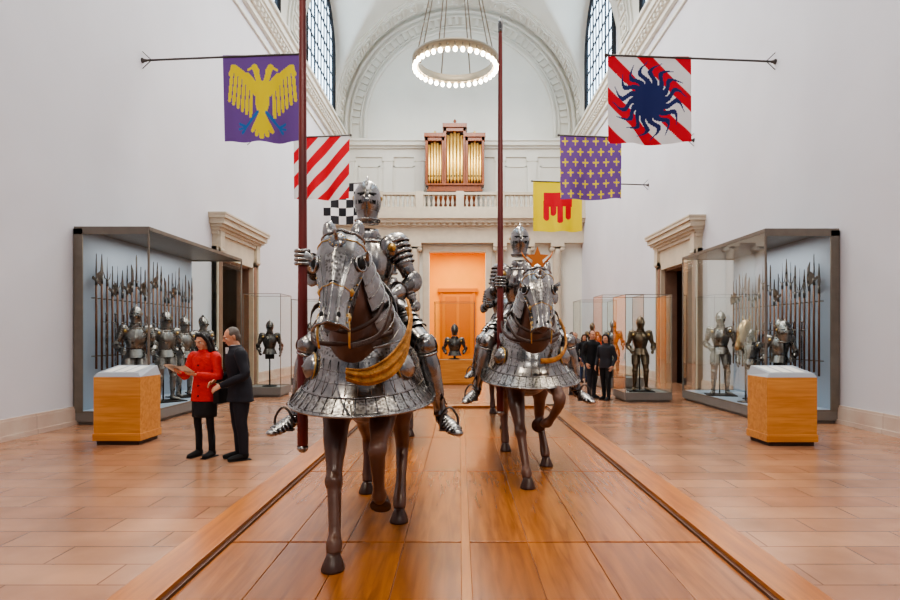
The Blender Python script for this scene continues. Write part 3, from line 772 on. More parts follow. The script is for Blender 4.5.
# ------------------------------------------------------------------ room shell
WX = 7.1; YB = 35.0; Y0 = -2.5; VS = 14.2; HT = 21.6
m = MB(); m.bb(-WX-.4, WX+.4, Y0, YB+7, -.2, 0); m.obj('floor', [TILE])
def sidewall(sd, name, d0, d1):
    m = MB(); x0, x1 = sd*WX, sd*(WX+.4)
    m.bb(x0, x1, Y0, d0, 0, HT); m.bb(x0, x1, d1, YB+1.5, 0, HT); m.bb(x0, x1, d0, d1, 3.9, HT)
    m.obj(name, [WALL])
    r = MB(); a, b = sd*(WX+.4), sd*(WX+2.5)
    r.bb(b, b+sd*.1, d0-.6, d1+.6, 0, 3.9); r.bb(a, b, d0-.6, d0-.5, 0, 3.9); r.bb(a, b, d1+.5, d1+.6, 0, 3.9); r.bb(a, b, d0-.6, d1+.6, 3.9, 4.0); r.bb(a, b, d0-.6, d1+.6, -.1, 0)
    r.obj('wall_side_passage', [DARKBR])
    bm = MB()
    for ya, yb in ((Y0, d0-.45), (d1+.45, YB)):
        bm.bb(x0, x0-sd*.05, ya, yb, 0, .30); bm.bb(x0, x0-sd*.07, ya, yb, .0, .08); bm.bb(x0, x0-sd*.035, ya, yb, .30, .34)
    bm.obj('baseboard_'+('left' if sd < 0 else 'right'), [BASEB])
    t = MB()
    for z0, z1, dpt in ((12.1, 12.2, .08), (12.55, 12.75, .14), (12.75, 12.9, .24), (12.9, 13.0, .38), (13.0, 13.25, .46), (13.25, 13.38, .56), (13.75, 13.85, .08)):
        t.bb(x0, x0-sd*dpt, Y0, YB+1, z0, z1)
    yy = Y0
    while yy < YB: t.bb(x0, x0-sd*.33, yy, yy+.16, 12.77, 12.9); yy += .36
    t.obj('trim_cornice_'+('left' if sd < 0 else 'right'), [WALLC])
    d = MB()
    d.bb(x0, x0-sd*.14, d0-.45, d0, 0, 4.1); d.bb(x0, x0-sd*.14, d1, d1+.45, 0, 4.1); d.bb(x0, x0-sd*.14, d0-.45, d1+.45, 3.9, 4.2)
    d.bb(x0, x0-sd*.18, d0-.45, d0-.38, 0, 4.2); d.bb(x0, x0-sd*.18, d1+.38, d1+.45, 0, 4.2)
    d.bb(x0-sd*.0, x0+sd*.4, d0, d0+.06, 0, 3.9, 1); d.bb(x0, x0+sd*.4, d1-.06, d1, 0, 3.9, 1); d.bb(x0, x0+sd*.4, d0, d1, 3.84, 3.9, 1)
    d.bb(x0-sd*.141, x0-sd*.16, d0-.3, d0-.06, 0, 3.96, 1); d.bb(x0-sd*.141, x0-sd*.16, d1+.06, d1+.3, 0, 3.96, 1)
    for z0, z1, dp, ex in ((4.2, 4.55, .14, .42), (4.55, 4.66, .2, .46), (4.66, 4.74, .25, .5), (4.74, 4.82, .34, .56), (4.82, 4.98, .42, .62), (4.98, 5.08, .48, .68), (5.08, 5.13, .5, .7)):
        d.bb(x0, x0-sd*dp, d0-ex, d1+ex, z0, z1)
    for yy in (d0-.4, d1+.1):
        d.bb(x0, x0-sd*.24, yy, yy+.3, 4.05, 4.72); d.tube([(x0-sd*.18, yy, 4.1), (x0-sd*.18, yy+.3, 4.1)], .08, n=16)
    d.obj('door_'+('1' if sd < 0 else '2'), [STONE, STONED])
sidewall(-1, 'wall_left', 17.6, 20.2)
sidewall(1, 'wall_right', 18.0, 20.8)

bays = [30.4, 20.2, 10.0, -.2]
def zc(y):
    for b in bays:
        if abs(y-b) < 3.5: return 16.75+sqrt(3.5**2-(y-b)**2)
    return 0
m = MB()
def vf(u, v_):
    a = pi*u; x = -WX*cos(a); y = Y0+(YB+1.5-Y0)*v_
    return V((x, y, max(VS+WX*sin(a), zc(y))))
m.grid(vf, 96, 320, 0, True)
m.obj('ceiling', [WALLC])
m = MB()
for yr in [34.9, 25.3, 15.1, 4.9]:
    for (w_, r_) in ((1.5, 7.02), (1.1, 6.94)):
        m.grid(lambda a, b: V((-r_*cos(pi*a), yr-w_/2+w_*b, VS+r_*sin(pi*a))), 48, 1)
        for s_ in (-1, 1): m.grid(lambda a, b: V((-(r_+.15*b)*cos(pi*a), yr+s_*w_/2, VS+(r_+.15*b)*sin(pi*a))), 48, 1)
    for i in range(26):   # moulded coffers
        a = pi*(i+.5)/26; R3 = Matrix.Rotation(-(pi-a), 3, 'Y')
        p = V((6.9*cos(a), yr, VS+6.9*sin(a)))
        for dx, dy, sx_, sy_ in ((-.3, 0, .06, .8), (.3, 0, .06, .8), (0, -.4, .6, .06), (0, .4, .6, .06)):
            T_ = V((-sin(a), 0, cos(a))); m.box(p+T_*dx+V((0, dy, 0)), (.07, sy_ if sx_ < .1 else .06, .06 if sx_ < .1 else .6), 0, Matrix.Rotation(-a, 3, 'Y'))
        m.ell(p, (.1, .14, .1), 0, None, 10, 6)
m.obj('trim_vault_ribs', [WALLC])

def window(name, sd, yc):
    m = MB(); x = sd*(WX-.02); hw = 3.0; z0 = 14.1; zs = 16.9
    pts = [(-hw, z0), (hw, z0), (hw, zs)]+[(hw*cos(pi*i/24), zs+hw*sin(pi*i/24)) for i in range(1, 24)]+[(-hw, zs)]
    m.prism(pts, .02, lambda p, q, t: V((x+t, yc+p, q)), 0)
    ins = lambda p: zs+sqrt(max(0, hw*hw-p*p))
    xi = sd*(WX-.06)
    for i in (-4, -3, -2, -1, 0, 1, 2, 3, 4):
        p = i*hw/4.5; wd = .07 if i in (-2, 2) else .03
        m.bb(xi-.03, xi+.03, yc+p-wd, yc+p+wd, z0, ins(p), 1)
    z = z0
    while z < zs+hw-.3:
        w_ = hw if z < zs else sqrt(hw*hw-(z-zs)**2)
        m.bb(xi-.03, xi+.03, yc-w_, yc+w_, z-.03, z+.03, 1); z += .93
    m.tube([(xi, yc-hw, z0), (xi, yc-hw, zs)]+[(xi, yc-hw*cos(pi*i/24), zs+hw*sin(pi*i/24)) for i in range(1, 24)]+[(xi, yc+hw, zs), (xi, yc+hw, z0)], .12, n=8, m=1)
    m.obj(name, [WINP, IRON, WALLC])
n_ = 1
for b in bays[:3]:
    for sd in (-1, 1):
        window('window_%d' % n_, sd, b); n_ += 1

m = MB(); DX0, DX1, DZ = -1.8, 1.5, 6.5
m.bb(-WX, DX0, YB, YB+.5, 0, 8.8); m.bb(DX1, WX, YB, YB+.5, 0, 8.8); m.bb(DX0, DX1, YB, YB+.5, DZ, 8.8)
m.bb(-WX, WX, YB+1, YB+1.4, 8.3, HT)
m.bb(-WX, WX, YB, YB+1.4, 8.3, 8.8)
m.obj('wall_far', [WALLC])
m = MB()
m.bb(-4, 4, YB+6.4, YB+6.5, 0, 7.5); m.bb(-4.1, -4, YB+.5, YB+6.5, 0, 7.5); m.bb(4, 4.1, YB+.5, YB+6.5, 0, 7.5); m.bb(-4, 4, YB+.5, YB+6.5, 7.5, 7.6)
m.obj('wall_inner_gallery', [ORANGE])
m = MB()
m.bb(-1.2, .9, YB+6.3, YB+6.4, 0, 4.6, 0); m.bb(-1.35, -1.2, YB+6.2, YB+6.4, 0, 4.7, 1); m.bb(.9, 1.05, YB+6.2, YB+6.4, 0, 4.7, 1); m.bb(-1.5, 1.2, YB+6.15, YB+6.4, 4.6, 4.85, 1)
m.bb(-1.0, -.25, YB+6.25, YB+6.3, .4, 4.3, 1); m.bb(-.05, .7, YB+6.25, YB+6.3, .4, 4.3, 1)
m.obj('door_3', [mat('ochre_panel', c(206, 138, 56), .6), mat('ochre_trim', c(186, 118, 44), .6)])
m = MB()
m.bb(DX0-.35, DX0, YB-.12, YB, 0, DZ+.35); m.bb(DX1, DX1+.35, YB-.12, YB, 0, DZ+.35); m.bb(DX0, DX1, YB-.12, YB, DZ, DZ+.35)
for z0, z1, dp in ((6.95, 7.35, .55), (7.35, 7.9, .5), (7.9, 8.05, .7), (8.05, 8.25, .95), (8.25, 8.5, 1.15), (8.5, 8.75, 1.05)):
    m.bb(-WX, WX, YB-dp, YB, z0, z1)
xx = -WX
while xx < WX: m.bb(xx, xx+.16, YB-.85, YB-.5, 7.92, 8.05); xx += .34
for x in (-5.9, -4.2, -2.6, 2.3, 3.9, 5.6):
    m.lathe((x, YB-.3, 0), [(.38, 0), (.38, .2), (.33, .3), (.28, .38), (.28, 2), (.24, 6.3), (.26, 6.35), (.24, 6.42), (.32, 6.6)], 20)
    m.bb(x-.38, x+.38, YB-.68, YB+.05, 6.72, 6.95); m.bb(x-.42, x+.42, YB-.7, YB+.05, 0, .12)
    for s_ in (-1, 1): m.tube([(x+s_*.28, YB-.62, 6.6), (x+s_*.28, YB+.02, 6.6)], .13, n=14)
m.obj('trim_colonnade', [STONE])
m = MB(); yb = YB-.85
m.bb(-WX, WX, yb-.16, yb+.16, 8.75, 8.92); m.bb(-WX, WX, yb-.17, yb+.17, 9.6, 9.75)
x = -WX+.2
while x < WX-.1:
    m.lathe((x, yb, 8.92), [(.08, 0), (.08, .05), (.045, .09), (.1, .25), (.085, .34), (.045, .52), (.07, .6), (.07, .68)], 10); x += .27
for x in (-6.9, -4.6, -2.3, 0, 2.3, 4.6, 6.9): m.bb(x-.22, x+.22, yb-.2, yb+.2, 8.75, 9.8)
m.obj('balcony_balustrade', [STONE])
m = MB(); yw = YB+1
for z0, z1, dp in ((12.3, 12.45, .12), (12.45, 12.8, .08), (12.8, 12.92, .25), (12.92, 13.15, .45), (13.15, 13.3, .55)): m.bb(-WX, WX, yw-dp, yw, z0, z1)
for x in (-6.6, -4.3, -2.4, 2.4, 4.3, 6.6):
    m.bb(x-.28, x+.28, yw-.1, yw, 9, 12.3); m.bb(x-.34, x+.34, yw-.14, yw, 12.05, 12.32); m.bb(x-.34, x+.34, yw-.14, yw, 8.8, 9.9)
for x in (-5.45, -3.35, 3.35, 5.45):
    m.bb(x-.65, x+.65, yw-.06, yw, 11.7, 11.8); m.bb(x-.65, x+.65, yw-.06, yw, 10, 10.1); m.bb(x-.65, x-.55, yw-.06, yw, 10, 11.8); m.bb(x+.55, x+.65, yw-.06, yw, 10, 11.8)
for R_, r_ in ((5.7, .1), (5.95, .05), (6.55, .08), (6.85, .12)):
    m.tube([(-R_, yw-.05, 13.3)]+[(-R_*cos(pi*i/60), yw-.05, VS+R_*sin(pi*i/60)) for i in range(61)]+[(R_, yw-.05, 13.3)], r_, n=8)
for i in range(48):
    a = pi*(i+.5)/48; m.box((-6.25*cos(a), yw-.05, VS+6.25*sin(a)), (.44, .14, .2), 0, Matrix.Rotation(-(pi-a), 3, 'Y'))
m.obj('trim_lunette', [WALLC])

# pipe organ
m = MB(); ox, oy = -.3, YB-.1
m.bb(ox-1.5, ox+1.5, oy-.4, oy+.5, 9.95, 10.3); m.bb(ox-1.2, ox+1.2, oy-.3, oy+.5, 8.8, 9.95)
for z0, z1, ex in ((9.9, 10.0, .1), (10.25, 10.35, .12)): m.bb(ox-1.5-ex, ox+1.5+ex, oy-.45-ex*.5, oy+.5, z0, z1)
for (x0, x1, zt) in ((-1.62, -.68, 13.1), (-.56, .56, 13.65), (.68, 1.62, 13.1)):
    m.bb(ox+x0-.07, ox+x0+.07, oy-.5, oy+.4, 10.3, zt); m.bb(ox+x1-.07, ox+x1+.07, oy-.5, oy+.4, 10.3, zt)
    m.bb(ox+x0-.14, ox+x1+.14, oy-.6, oy+.4, zt-.1, zt+.12); m.bb(ox+x0-.08, ox+x1+.08, oy-.5, oy+.4, zt-.3, zt-.1)
    n = 5; wd = (x1-x0-.1)/n
    for i in range(n):
        x = ox+x0+.05+wd*(i+.5); hh = zt-.28-10.35; cut = .5*abs(i-2)/2
        m.lathe((x, oy-.3, 10.35), [(.03, 0), (wd*.48, .3), (wd*.48, hh-.02-cut*.4), (wd*.4, hh-.01-cut*.4)], 12, 1)
        m.box((x, oy-.3-wd*.46, 10.8), (wd*.4, .03, .08), 2)
for x0, x1 in ((-.7, -.54), (.54, .7)): m.bb(ox+x0, ox+x1, oy-.35, oy+.3, 10.3, 12.9)
m.bb(ox-1.6, ox+1.6, oy+.1, oy+.4, 10.3, 13.0)
m.lathe((ox, oy-.1, 13.75), [(.2, 0), (.12, .1), (.05, .2), (.1, .3), (.02, .42)], 12)
for sx in (-1.15, 1.15): m.lathe((ox+sx, oy-.1, 13.2), [(.14, 0), (.05, .1), (.09, .2), (.02, .3)], 12, 1)
m.obj('pipe_organ', [ORGW, GOLDP, BLACK])

# chandelier
m = MB(); cx, cy, cz2 = -.12, 16, 8.92; R_ = 1.06
m.lathe((cx, cy, cz2), [(R_-.07, -.1), (R_+.04, -.1), (R_+.04, .0), (R_+.09, .03), (R_+.09, .1), (R_-.07, .1), (R_-.07, -.1)], 64, 0, cap=False)
for i in range(36):
    a = 2*pi*i/36
    m.ell((cx+(R_+.03)*cos(a), cy+(R_+.03)*sin(a), cz2-.16), (.055, .055, .065), 1, n=10, k=8)
    m.tube([(cx+(R_+.03)*cos(a), cy+(R_+.03)*sin(a), cz2-.12), (cx+(R_+.03)*cos(a), cy+(R_+.03)*sin(a), cz2+.05)], .03, n=8)
for i in range(8):
    a = 2*pi*(i+.5)/8; m.tube([(cx+R_*cos(a), cy+R_*sin(a), cz2+.1), (cx+.08*cos(a), cy+.08*sin(a), 13.5)], .016, n=6)
m.lathe((cx, cy, 13.5), [(.12, -.08), (.12, .05), (.03, .15)], 16); m.tube([(cx, cy, 13.6), (cx, cy, 21.2)], .025, n=8)
m.obj('chandelier', [CHND, BULB])

# ------------------------------------------------------------------ platform
m = MB(); XL, XR, YA, YZ = -1.95, 2.06, .7, 12.6; cw = .27
m.bb(XL+cw, XR-cw, YA, YZ-cw, 0, PZ-.012, 3)
rows = [YA, 2.25, 4.35, 6.6, 8.8, 11.0, YZ-cw]
ix = [XL+cw, .04, XR-cw]
for i in range(len(rows)-1):
    for j in range(2):
        xa, xb = ix[j]+.028, ix[j+1]-.028
        if i % 2 == 0:
            k = 4
            for q in range(k): m.bb(xa+(xb-xa)*q/k+.0015, xa+(xb-xa)*(q+1)/k-.0015, rows[i]+.012, rows[i+1]-.012, PZ-.012, PZ, 0)
        else:
            k = 4
            for q in range(k): m.bb(xa+(xb-xa)*q/k+.0015, xa+(xb-xa)*(q+1)/k-.0015, rows[i]+.012, rows[i+1]-.012, PZ-.012, PZ, (q+j) % 2*6)
m.bb(XL, XL+cw, YA, YZ, 0, PZ+.045, 2); m.bb(XR-cw, XR, YA, YZ, 0, PZ+.045, 2); m.bb(XL, XR, YZ-cw, YZ, 0, PZ+.045, 2)
m.bb(XL+cw, XL+cw+.03, YA, YZ-cw, PZ-.01, PZ+.02, 5); m.bb(XR-cw-.03, XR-cw, YA, YZ-cw, PZ-.01, PZ+.02, 5)
m.bb(XL-.02, XR+.02, YA, YZ+.02, 0, .03, 4)
DECK_C = woodmat('deck_wood_c', c(166, 100, 44), c(124, 70, 28), .27, 'Y', .35, .8)
m.obj('display_platform', [DECK_A, DECK_B, CURB, SEAM, STONED, CURBD, DECK_C], bevel=.004)

# ------------------------------------------------------------------ display cases
def case(name, x0, x1, y0, y1, zb, z1, sides=('f', 'b', 'l', 'r'), plinth=CASEP, fr=.014, back=None):
    e = empty(name, ((x0+x1)/2, (y0+y1)/2, 0)); hx, hy = (x1-x0)/2, (y1-y0)/2
    p = MB(); p.bb(-hx, hx, -hy, hy, .05, zb); p.bb(-hx+.05, hx-.05, -hy+.05, hy-.05, 0, .05); p.obj('plinth', [plinth], e, bevel=.006)
    f = MB()
    for sx in (-1, 1):
        for sy in (-1, 1): f.bb(sx*hx, sx*(hx-fr), sy*hy, sy*(hy-fr), zb, z1)
        for z in (zb+fr/2, z1-fr/2): f.bb(sx*hx, sx*(hx-fr), -hy, hy, z-fr/2, z+fr/2)
    for sy in (-1, 1):
        for z in (zb+fr/2, z1-fr/2): f.bb(-hx, hx, sy*hy, sy*(hy-fr), z-fr/2, z+fr/2)
    if back:
        sx = back; f.bb(sx*hx, sx*(hx-.16), -hy-.01, -hy+.02, zb, z1)
        f.bb(-hx, hx, -hy-.01, -hy+.02, z1-.1, z1)
    f.obj('frame', [FRAME], e)
    g = MB(); i = fr/2
    if 'f' in sides: g.add([(-hx+fr, -hy+i, zb+fr), (hx-fr, -hy+i, zb+fr), (hx-fr, -hy+i, z1-fr), (-hx+fr, -hy+i, z1-fr)], [(0, 1, 2, 3)], 0, False)
    if 'b' in sides: g.add([(-hx+fr, hy-i, zb+fr), (hx-fr, hy-i, zb+fr), (hx-fr, hy-i, z1-fr), (-hx+fr, hy-i, z1-fr)], [(0, 1, 2, 3)], 0, False)
    if 'l' in sides: g.add([(-hx+i, -hy+fr, zb+fr), (-hx+i, hy-fr, zb+fr), (-hx+i, hy-fr, z1-fr), (-hx+i, -hy+fr, z1-fr)], [(0, 1, 2, 3)], 0, False)
    if 'r' in sides: g.add([(hx-i, -hy+fr, zb+fr), (hx-i, hy-fr, zb+fr), (hx-i, hy-fr, z1-fr), (hx-i, -hy+fr, z1-fr)], [(0, 1, 2, 3)], 0, False)
    g.obj('glass', [GLASS], e)
    if back:
        b = MB(); sx = back
        b.bb(sx*hx, sx*(hx-.06), -hy+.03, hy, zb, z1)
        b.bb(-hx+fr, hx-fr, -hy+fr, hy-fr, zb, zb+.02)
        b.obj('back_panel', [CASEB], e)
        t = MB(); t.bb(-hx, hx, -hy, hy, z1, z1+.04); t.obj('top', [FRAME], e)
    return e
CX = 5.7
case('display_case', -WX+.02, -CX, 11.0, 15.7, .22, 3.6, ('f', 'b', 'r'), back=-1, fr=.03)
case('display_case', CX, WX-.02, 11.2, 15.4, .22, 3.6, ('f', 'b', 'l'), back=1, fr=.03)

def polearms(name, x, sd, ya, yb, z0, z1, n, seed):
    rnd = random.Random(seed); m = MB()
    for i in range(n):
        y = ya+(yb-ya)*i/(n-1); t = rnd.randint(0, 4); za = z0+rnd.uniform(-.05, .05); zb = z1-.45+rnd.uniform(-.15, .05)+.12*sin(i*1.1); xx = x
        m.tube([(xx, y, za), (xx, y, zb)], .02, n=8, m=0)
        xf = lambda p, q, w_: V((xx+w_, y+p, zb+q))
        if t == 0:
            m.prism([(-.012, 0), (-.045, .1), (0, .45), (.045, .1), (.012, 0)], .012, xf, 1)
        elif t == 1:
            m.prism([(-.015, -.1), (-.015, .1), (-.01, .3), (0, .48), (.01, .3), (.015, .1), (.12, .16), (.17, .02), (.13, -.12), (.015, -.05)], .014, xf, 1)
            m.prism([(-.015, .0), (-.1, .05), (-.13, 0), (-.015, -.05)], .014, xf, 1)
        elif t == 2:
            m.prism([(-.02, -.1), (-.02, .2), (-.03, .45), (.05, .34), (.07, .1), (.03, -.1)], .012, xf, 1)
        elif t == 3:
            m.tube([(xx, y, zb), (xx, y, zb+.45)], [.012, .002], m=1); m.tube([(xx, y-.12, zb+.14), (xx, y-.08, zb+.03), (xx, y, zb), (xx, y+.08, zb+.03), (xx, y+.12, zb+.14)], [.004, .01, .012, .01, .004], m=1)
        else:
            m.prism([(-.03, 0), (-.02, .5), (0, .56), (.02, .5), (.03, 0)], .01, xf, 1); m.tube([(xx, y-.1, zb), (xx, y+.1, zb)], .01, m=1)
        m.tube([(xx, y, zb-.12), (xx, y, zb+.01)], .024, n=8, m=1)
        for z in (z0+.25, z1-.8): m.box((x+sd*.04, y, z), (.08, .05, .02), 2)
    m.obj(name, [SHAFT, STEELD, FRAME])
polearms('polearm_rack', -6.88, -1, 11.35, 15.4, 1.0, 3.15, 24, 1)
polearms('polearm_rack', 6.88, 1, 11.5, 15.1, .9, 3.1, 23, 2)
def swords(name, x, y0_, n, z):
    m = MB()
    for i in range(n):
        y = y0_+.3*i
        m.prism([(-.02, 0), (-.014, -.8), (0, -.9), (.014, -.8), (.02, 0)], .01, lambda p, q, w_: V((x+w_, y+p, z+q)), 0)
        m.tube([(x, y-.1, z), (x, y+.1, z)], .009, m=0); m.tube([(x, y, z), (x, y, z+.14)], .013, m=1); m.ell((x, y, z+.16), .022, 0)
    m.obj(name, [STEEL, LEATH])
swords('sword_display', -6.78, 11.5, 9, 1.9); swords('sword_display', 6.78, 11.9, 9, 1.75)

CASEA = mat('case_armor_steel', (.28, .26, .24, 1), .3, 1., bump=.1, bscale=14, rvar=.08, vscale=7, var=.35)
AMC = [CASEA, BRASS, BLACK, LEATH, ETCH]
sA = stand_armour('standing_armor', (-6.35, 11.75, .24), radians(35), AMC, 1.08, seed=1)
sB = stand_armour('standing_armor', (-6.25, 12.75, .24), radians(50), AMC, 1.05, seed=4)
place_armour(sA, 'standing_armor', (-6.3, 13.7, .24), radians(60), 1.0)
place_armour(sB, 'standing_armor', (-6.3, 14.7, .24), radians(60), 1.02)
place_armour(sA, 'standing_armor', (6.12, 14.1, .24), radians(-15), 1.08)
hB = stand_armour('half_armor', (6.5, 12.2, .24), radians(-30), AMC, .95, True, 7)
place_armour(hB, 'half_armor', (6.4, 13.2, .24), radians(-40), .85)
m = MB()
m.tube([(0, 0, 0), (0, 0, 1.25)], .02, m=1); m.lathe((0, 0, 0), [(.16, 0), (.16, .02), (.02, .04)], 20, 1)
m.tube([(0, .1, 1.6), (0, 0, 1.62), (0, -.12, 1.5), (0, -.22, 1.34), (0, -.32, 1.16), (0, -.36, 1.1)], [(.06, .07), (.11, .12), (.12, .14), (.085, .1), (.07, .08), (.05, .05)], ref=(0, -.7, .7), n=20, sub=4)
for sx in (-1, 1): m.tube([(sx*.06, .03, 1.7), (sx*.08, .04, 1.82)], [.035, .005], m=0); m.torus((sx*.1, -.08, 1.55), .04, .012, (sx, -.4, .2), 18, 6)
m.obj('horse_shaffron', [mat('gilt_steel', (.45, .3, .15, 1), .3, 1., var=.3), STEELD], None, (6.0, 12.6, .24), rot=(0, 0, radians(-50)))
m = MB()
m.tube([(0, 0, 0), (0, 0, 1.3)], .02, m=2); m.lathe((0, 0, 0), [(.14, 0), (.14, .02), (.02, .04)], 20, 2); helm(m, (0, 0, 1.47), 1.25, 0)
m.obj('helmet_on_stand', AMC, None, (6.3, 11.65, .24), rot=(0, 0, radians(-20)))

case('display_case', -5.75, -4.75, 15.9, 16.9, .25, 2.75)
stand_armour('half_armor', (-5.2, 16.4, .25), radians(20), AMD, .98, True, 9)
case('display_case', -5.4, -4.4, 19.2, 20.2, .25, 2.8)
place_armour(hB, 'half_armor', (-4.9, 19.7, .25), 0, 1.)
case('display_case', 4.05, 5.2, 14.7, 15.9, .22, 2.65)
sC = stand_armour('standing_armor', (4.6, 15.3, .22), radians(-8), AMB, 1.04, seed=12)
case('display_case', 4.4, 5.7, 18.6, 19.8, .3, 2.9)
place_armour(sB, 'standing_armor', (4.9, 19.2, .3), 0, 1.)
case('display_case', 4.6, 6.0, 23, 24.4, .3, 3.0)
place_armour(sC, 'standing_armor', (5.2, 23.6, .3), 0, 1.)
case('display_case', -.85, .5, 19.8, 20.6, .82, 2.75, plinth=OAK)
m = MB(); armour_torso(m, (0, 0, .15), (0, 0, .72), 1.2)
for sd in (-1, 1): armour_arm(m, (sd*.24, 0, .64), (sd*.36, .02, .36), (sd*.3, -.15, .2), sd, 1.)
helm(m, (0, 0, .98), 1.1)
m.tube([(0, 0, 0), (0, 0, .2)], .04, m=2); m.lathe((0, 0, 0), [(.2, 0), (.2, .02), (.04, .04)], 20, 2)
m.obj('breastplate_display', AMD, None, (-.18, 20.2, .84))

def podium(x0, x1, y0_, d_, h):
    e = empty('label_podium', ((x0+x1)/2, y0_+d_/2, 0)); hx = (x1-x0)/2; hy = d_/2
    m = MB(); m.bb(-hx+.03, hx-.03, -hy+.03, hy-.03, 0, .06, 1); m.bb(-hx, hx, -hy, hy, .06, h-.1); m.bb(-hx-.012, hx+.012, -hy-.012, hy+.012, .06, .17)
    m.obj('cabinet', [OAK, LEATH], e, bevel=.006)
    t = MB(); vs = [(-hx, -hy, h-.1), (hx, -hy, h-.1), (hx, hy, h-.1), (-hx, hy, h-.1), (-hx+.04, -hy+.03, h-.04), (hx-.04, -hy+.03, h-.04), (hx-.04, hy-.03, h+.05), (-hx+.04, hy-.03, h+.05)]
    t.add(vs, [(0, 1, 5, 4), (1, 2, 6, 5), (2, 3, 7, 6), (3, 0, 4, 7), (4, 5, 6, 7)], 0, False)
    for q in range(3):
        x = -hx+.1+q*(2*hx-.2)/3; w_ = (2*hx-.2)/3*.8
        t.add([(x, -hy+.08, h-.028), (x+w_, -hy+.08, h-.028), (x+w_, hy-.1, h+.039), (x, hy-.1, h+.039)], [(0, 1, 2, 3)], 1, False)
    t.obj('label_top', [LABEL, PAPER], e)
podium(-5.5, -4.8, 9.0, .62, 1.12)
podium(4.56, 5.3, 8.9, .62, 1.12)
m = MB(); m.bb(5.85, 6.2, 11.35, 11.5, .241, .26); m.obj('case_label', [PAPER])

# ------------------------------------------------------------------ flags
def cap(u, v_, a, b, r):
    ax, ay = a; bx, by = b; dx, dy = bx-ax, by-ay
    t = max(0, min(1, ((u-ax)*dx+(v_-ay)*dy)/(dx*dx+dy*dy+1e-9)))
    return (u-ax-t*dx)**2+(v_-ay-t*dy)**2 < r*r
def eagle(u, v_):
    x = abs(u-.5)
    if cap(x, v_, (.05, .66), (.2, .82), .018) or cap(x, v_, (.2, .82), (.28, .79), .016) or cap(x, v_, (.2, .82), (.25, .89), .015) or cap(x, v_, (.2, .82), (.29, .85), .013): return 2
    if (x/.085)**2+((v_-.5)/.2)**2 < 1: return 1
    if cap(x, v_, (.03, .36), (.075, .2), .034) or cap(x, v_, (.07, .19), (.1, .14), .037) or cap(x, v_, (.12, .14), (.18, .17), .014): return 1
    if cap(x, v_, (.06, .42), (.2, .26), .06) or cap(x, v_, (.2, .26), (.36, .15), .045) or cap(x, v_, (.36, .15), (.4, .22), .03): return 1
    for k in range(6):
        if cap(x, v_, (.13+.05*k, .3-.028*k), (.145+.055*k, .7-.035*k), .0215): return 1
    for q in ((0, .95), (.06, .92), (.11, .87)):
        if cap(x, v_, (0, .66), q, .026): return 1
    if cap(x, v_, (0, .82), (.07, .78), .02): return 1
    return 0
def sun(u, v_):
    x, y = u-.5, v_-.5; r = sqrt(x*x+y*y); a = math.atan2(y, x)+.16*sin(r*24)
    f = (a*16/(2*pi)) % 1; tri = 1-abs(f*2-1)
    if r < .2+.25*max(0, (tri-.12)/.88): return 2
    s_ = (u-v_+.1) % .44
    return 1 if s_ < .19 else 0
def fleur(u, v_):
    k = 6.; vv = v_*k; row = int(vv); uu = u*k+(.5 if row % 2 else 0); x = abs(uu % 1-.5); y = vv % 1
    if cap(x, y, (0, .2), (0, .8), .075) or cap(x, y, (0, .47), (.24, .47), .075): return 1
    return 0
def drips(u, v_):
    if .22 < u < .8 and .22 < v_ < .5: return 1
    for a, b in ((.27, .72), (.41, .62), (.55, .78), (.72, .7)):
        if cap(u, v_, (a, .4), (a, b), .06): return 1
    return 0
def flag(xa, xb, y, ztop, h, fn, cols, sd, n=110):
    e = empty('heraldic_flag', ((xa+xb)/2, y, ztop)); hw = abs(xb-xa)/2; m = MB()
    ph = random.uniform(0, 6)
    def P(i, j):
        u, v_ = i/n, j/n; x = -hw+2*hw*u
        return V((x*(1-.015*v_), .07*v_*sin(u*9+ph)+.04*v_*sin(u*17+ph*2), -h*v_-.02*sin(u*pi)*v_*1.5+.015*sin(u*12+ph)*v_))
    m.v = [tuple(P(i, j)) for i in range(n+1) for j in range(n+1)]
    for i in range(n):
        for j in range(n):
            a = i*(n+1)+j; m.f.append((a, a+1, a+n+2, a+n+1)); m.m.append(fn((i+.5)/n, (j+.5)/n)); m.s.append(True)
    m.obj('banner', cols, e)
    p = MB(); xe = sd*WX-(xa+xb)/2; xi = -sd*(hw+.04)
    p.tube([(xi, 0, .03), (xe, 0, .0-.12)], .024, n=8)
    p.ell((xi, 0, .03), .04, n=10, k=8)
    p.lathe((xe, 0, -.12), [(.06, 0), (.06, .02), (.035, .05), (.03, .1)], 14, 0, (-sd, 0, 0))
    p.tube([(xe-sd*.01, 0, -.3), (xe-sd*.2, 0, -.12)], .01, n=6); p.tube([(xe-sd*.01, 0, .08), (xe-sd*.2, 0, -.1)], .01, n=6)
    p.obj('flag_pole', [POLEM], e)
def fm(n, r, g, b): return mat('flag_'+n, c(r, g, b), .75, bump=.15, bscale=30)
PUR, YEL, BLU, FRED, FWHT, FBLK, FBLUE = fm('purple', 118, 80, 152), fm('yellow', 244, 218, 24), fm('blue', 40, 110, 180), fm('red', 212, 10, 34), fm('white', 236, 232, 230), fm('black', 26, 24, 30), fm('navy', 20, 34, 96)
flag(-5.3, -3.52, 13.4, 7.9, 1.92, eagle, [PUR, YEL, BLU], -1)
flag(3.32, 5.2, 13.5, 7.92, 1.95, sun, [FWHT, FRED, FBLUE], 1)
flag(-5.55, -3.68, 20.0, 8.28, 2.1, lambda u, v_: 1 if ((u+v_)*2.6+.3) % 1 < .5 else 0, [FWHT, FRED], -1)
flag(-6.45, -4.65, 28.3, 8.8, 1.9, lambda u, v_: (1 if (int(u*5)+int(v_*5)) % 2 else 0), [FWHT, FBLK], -1)
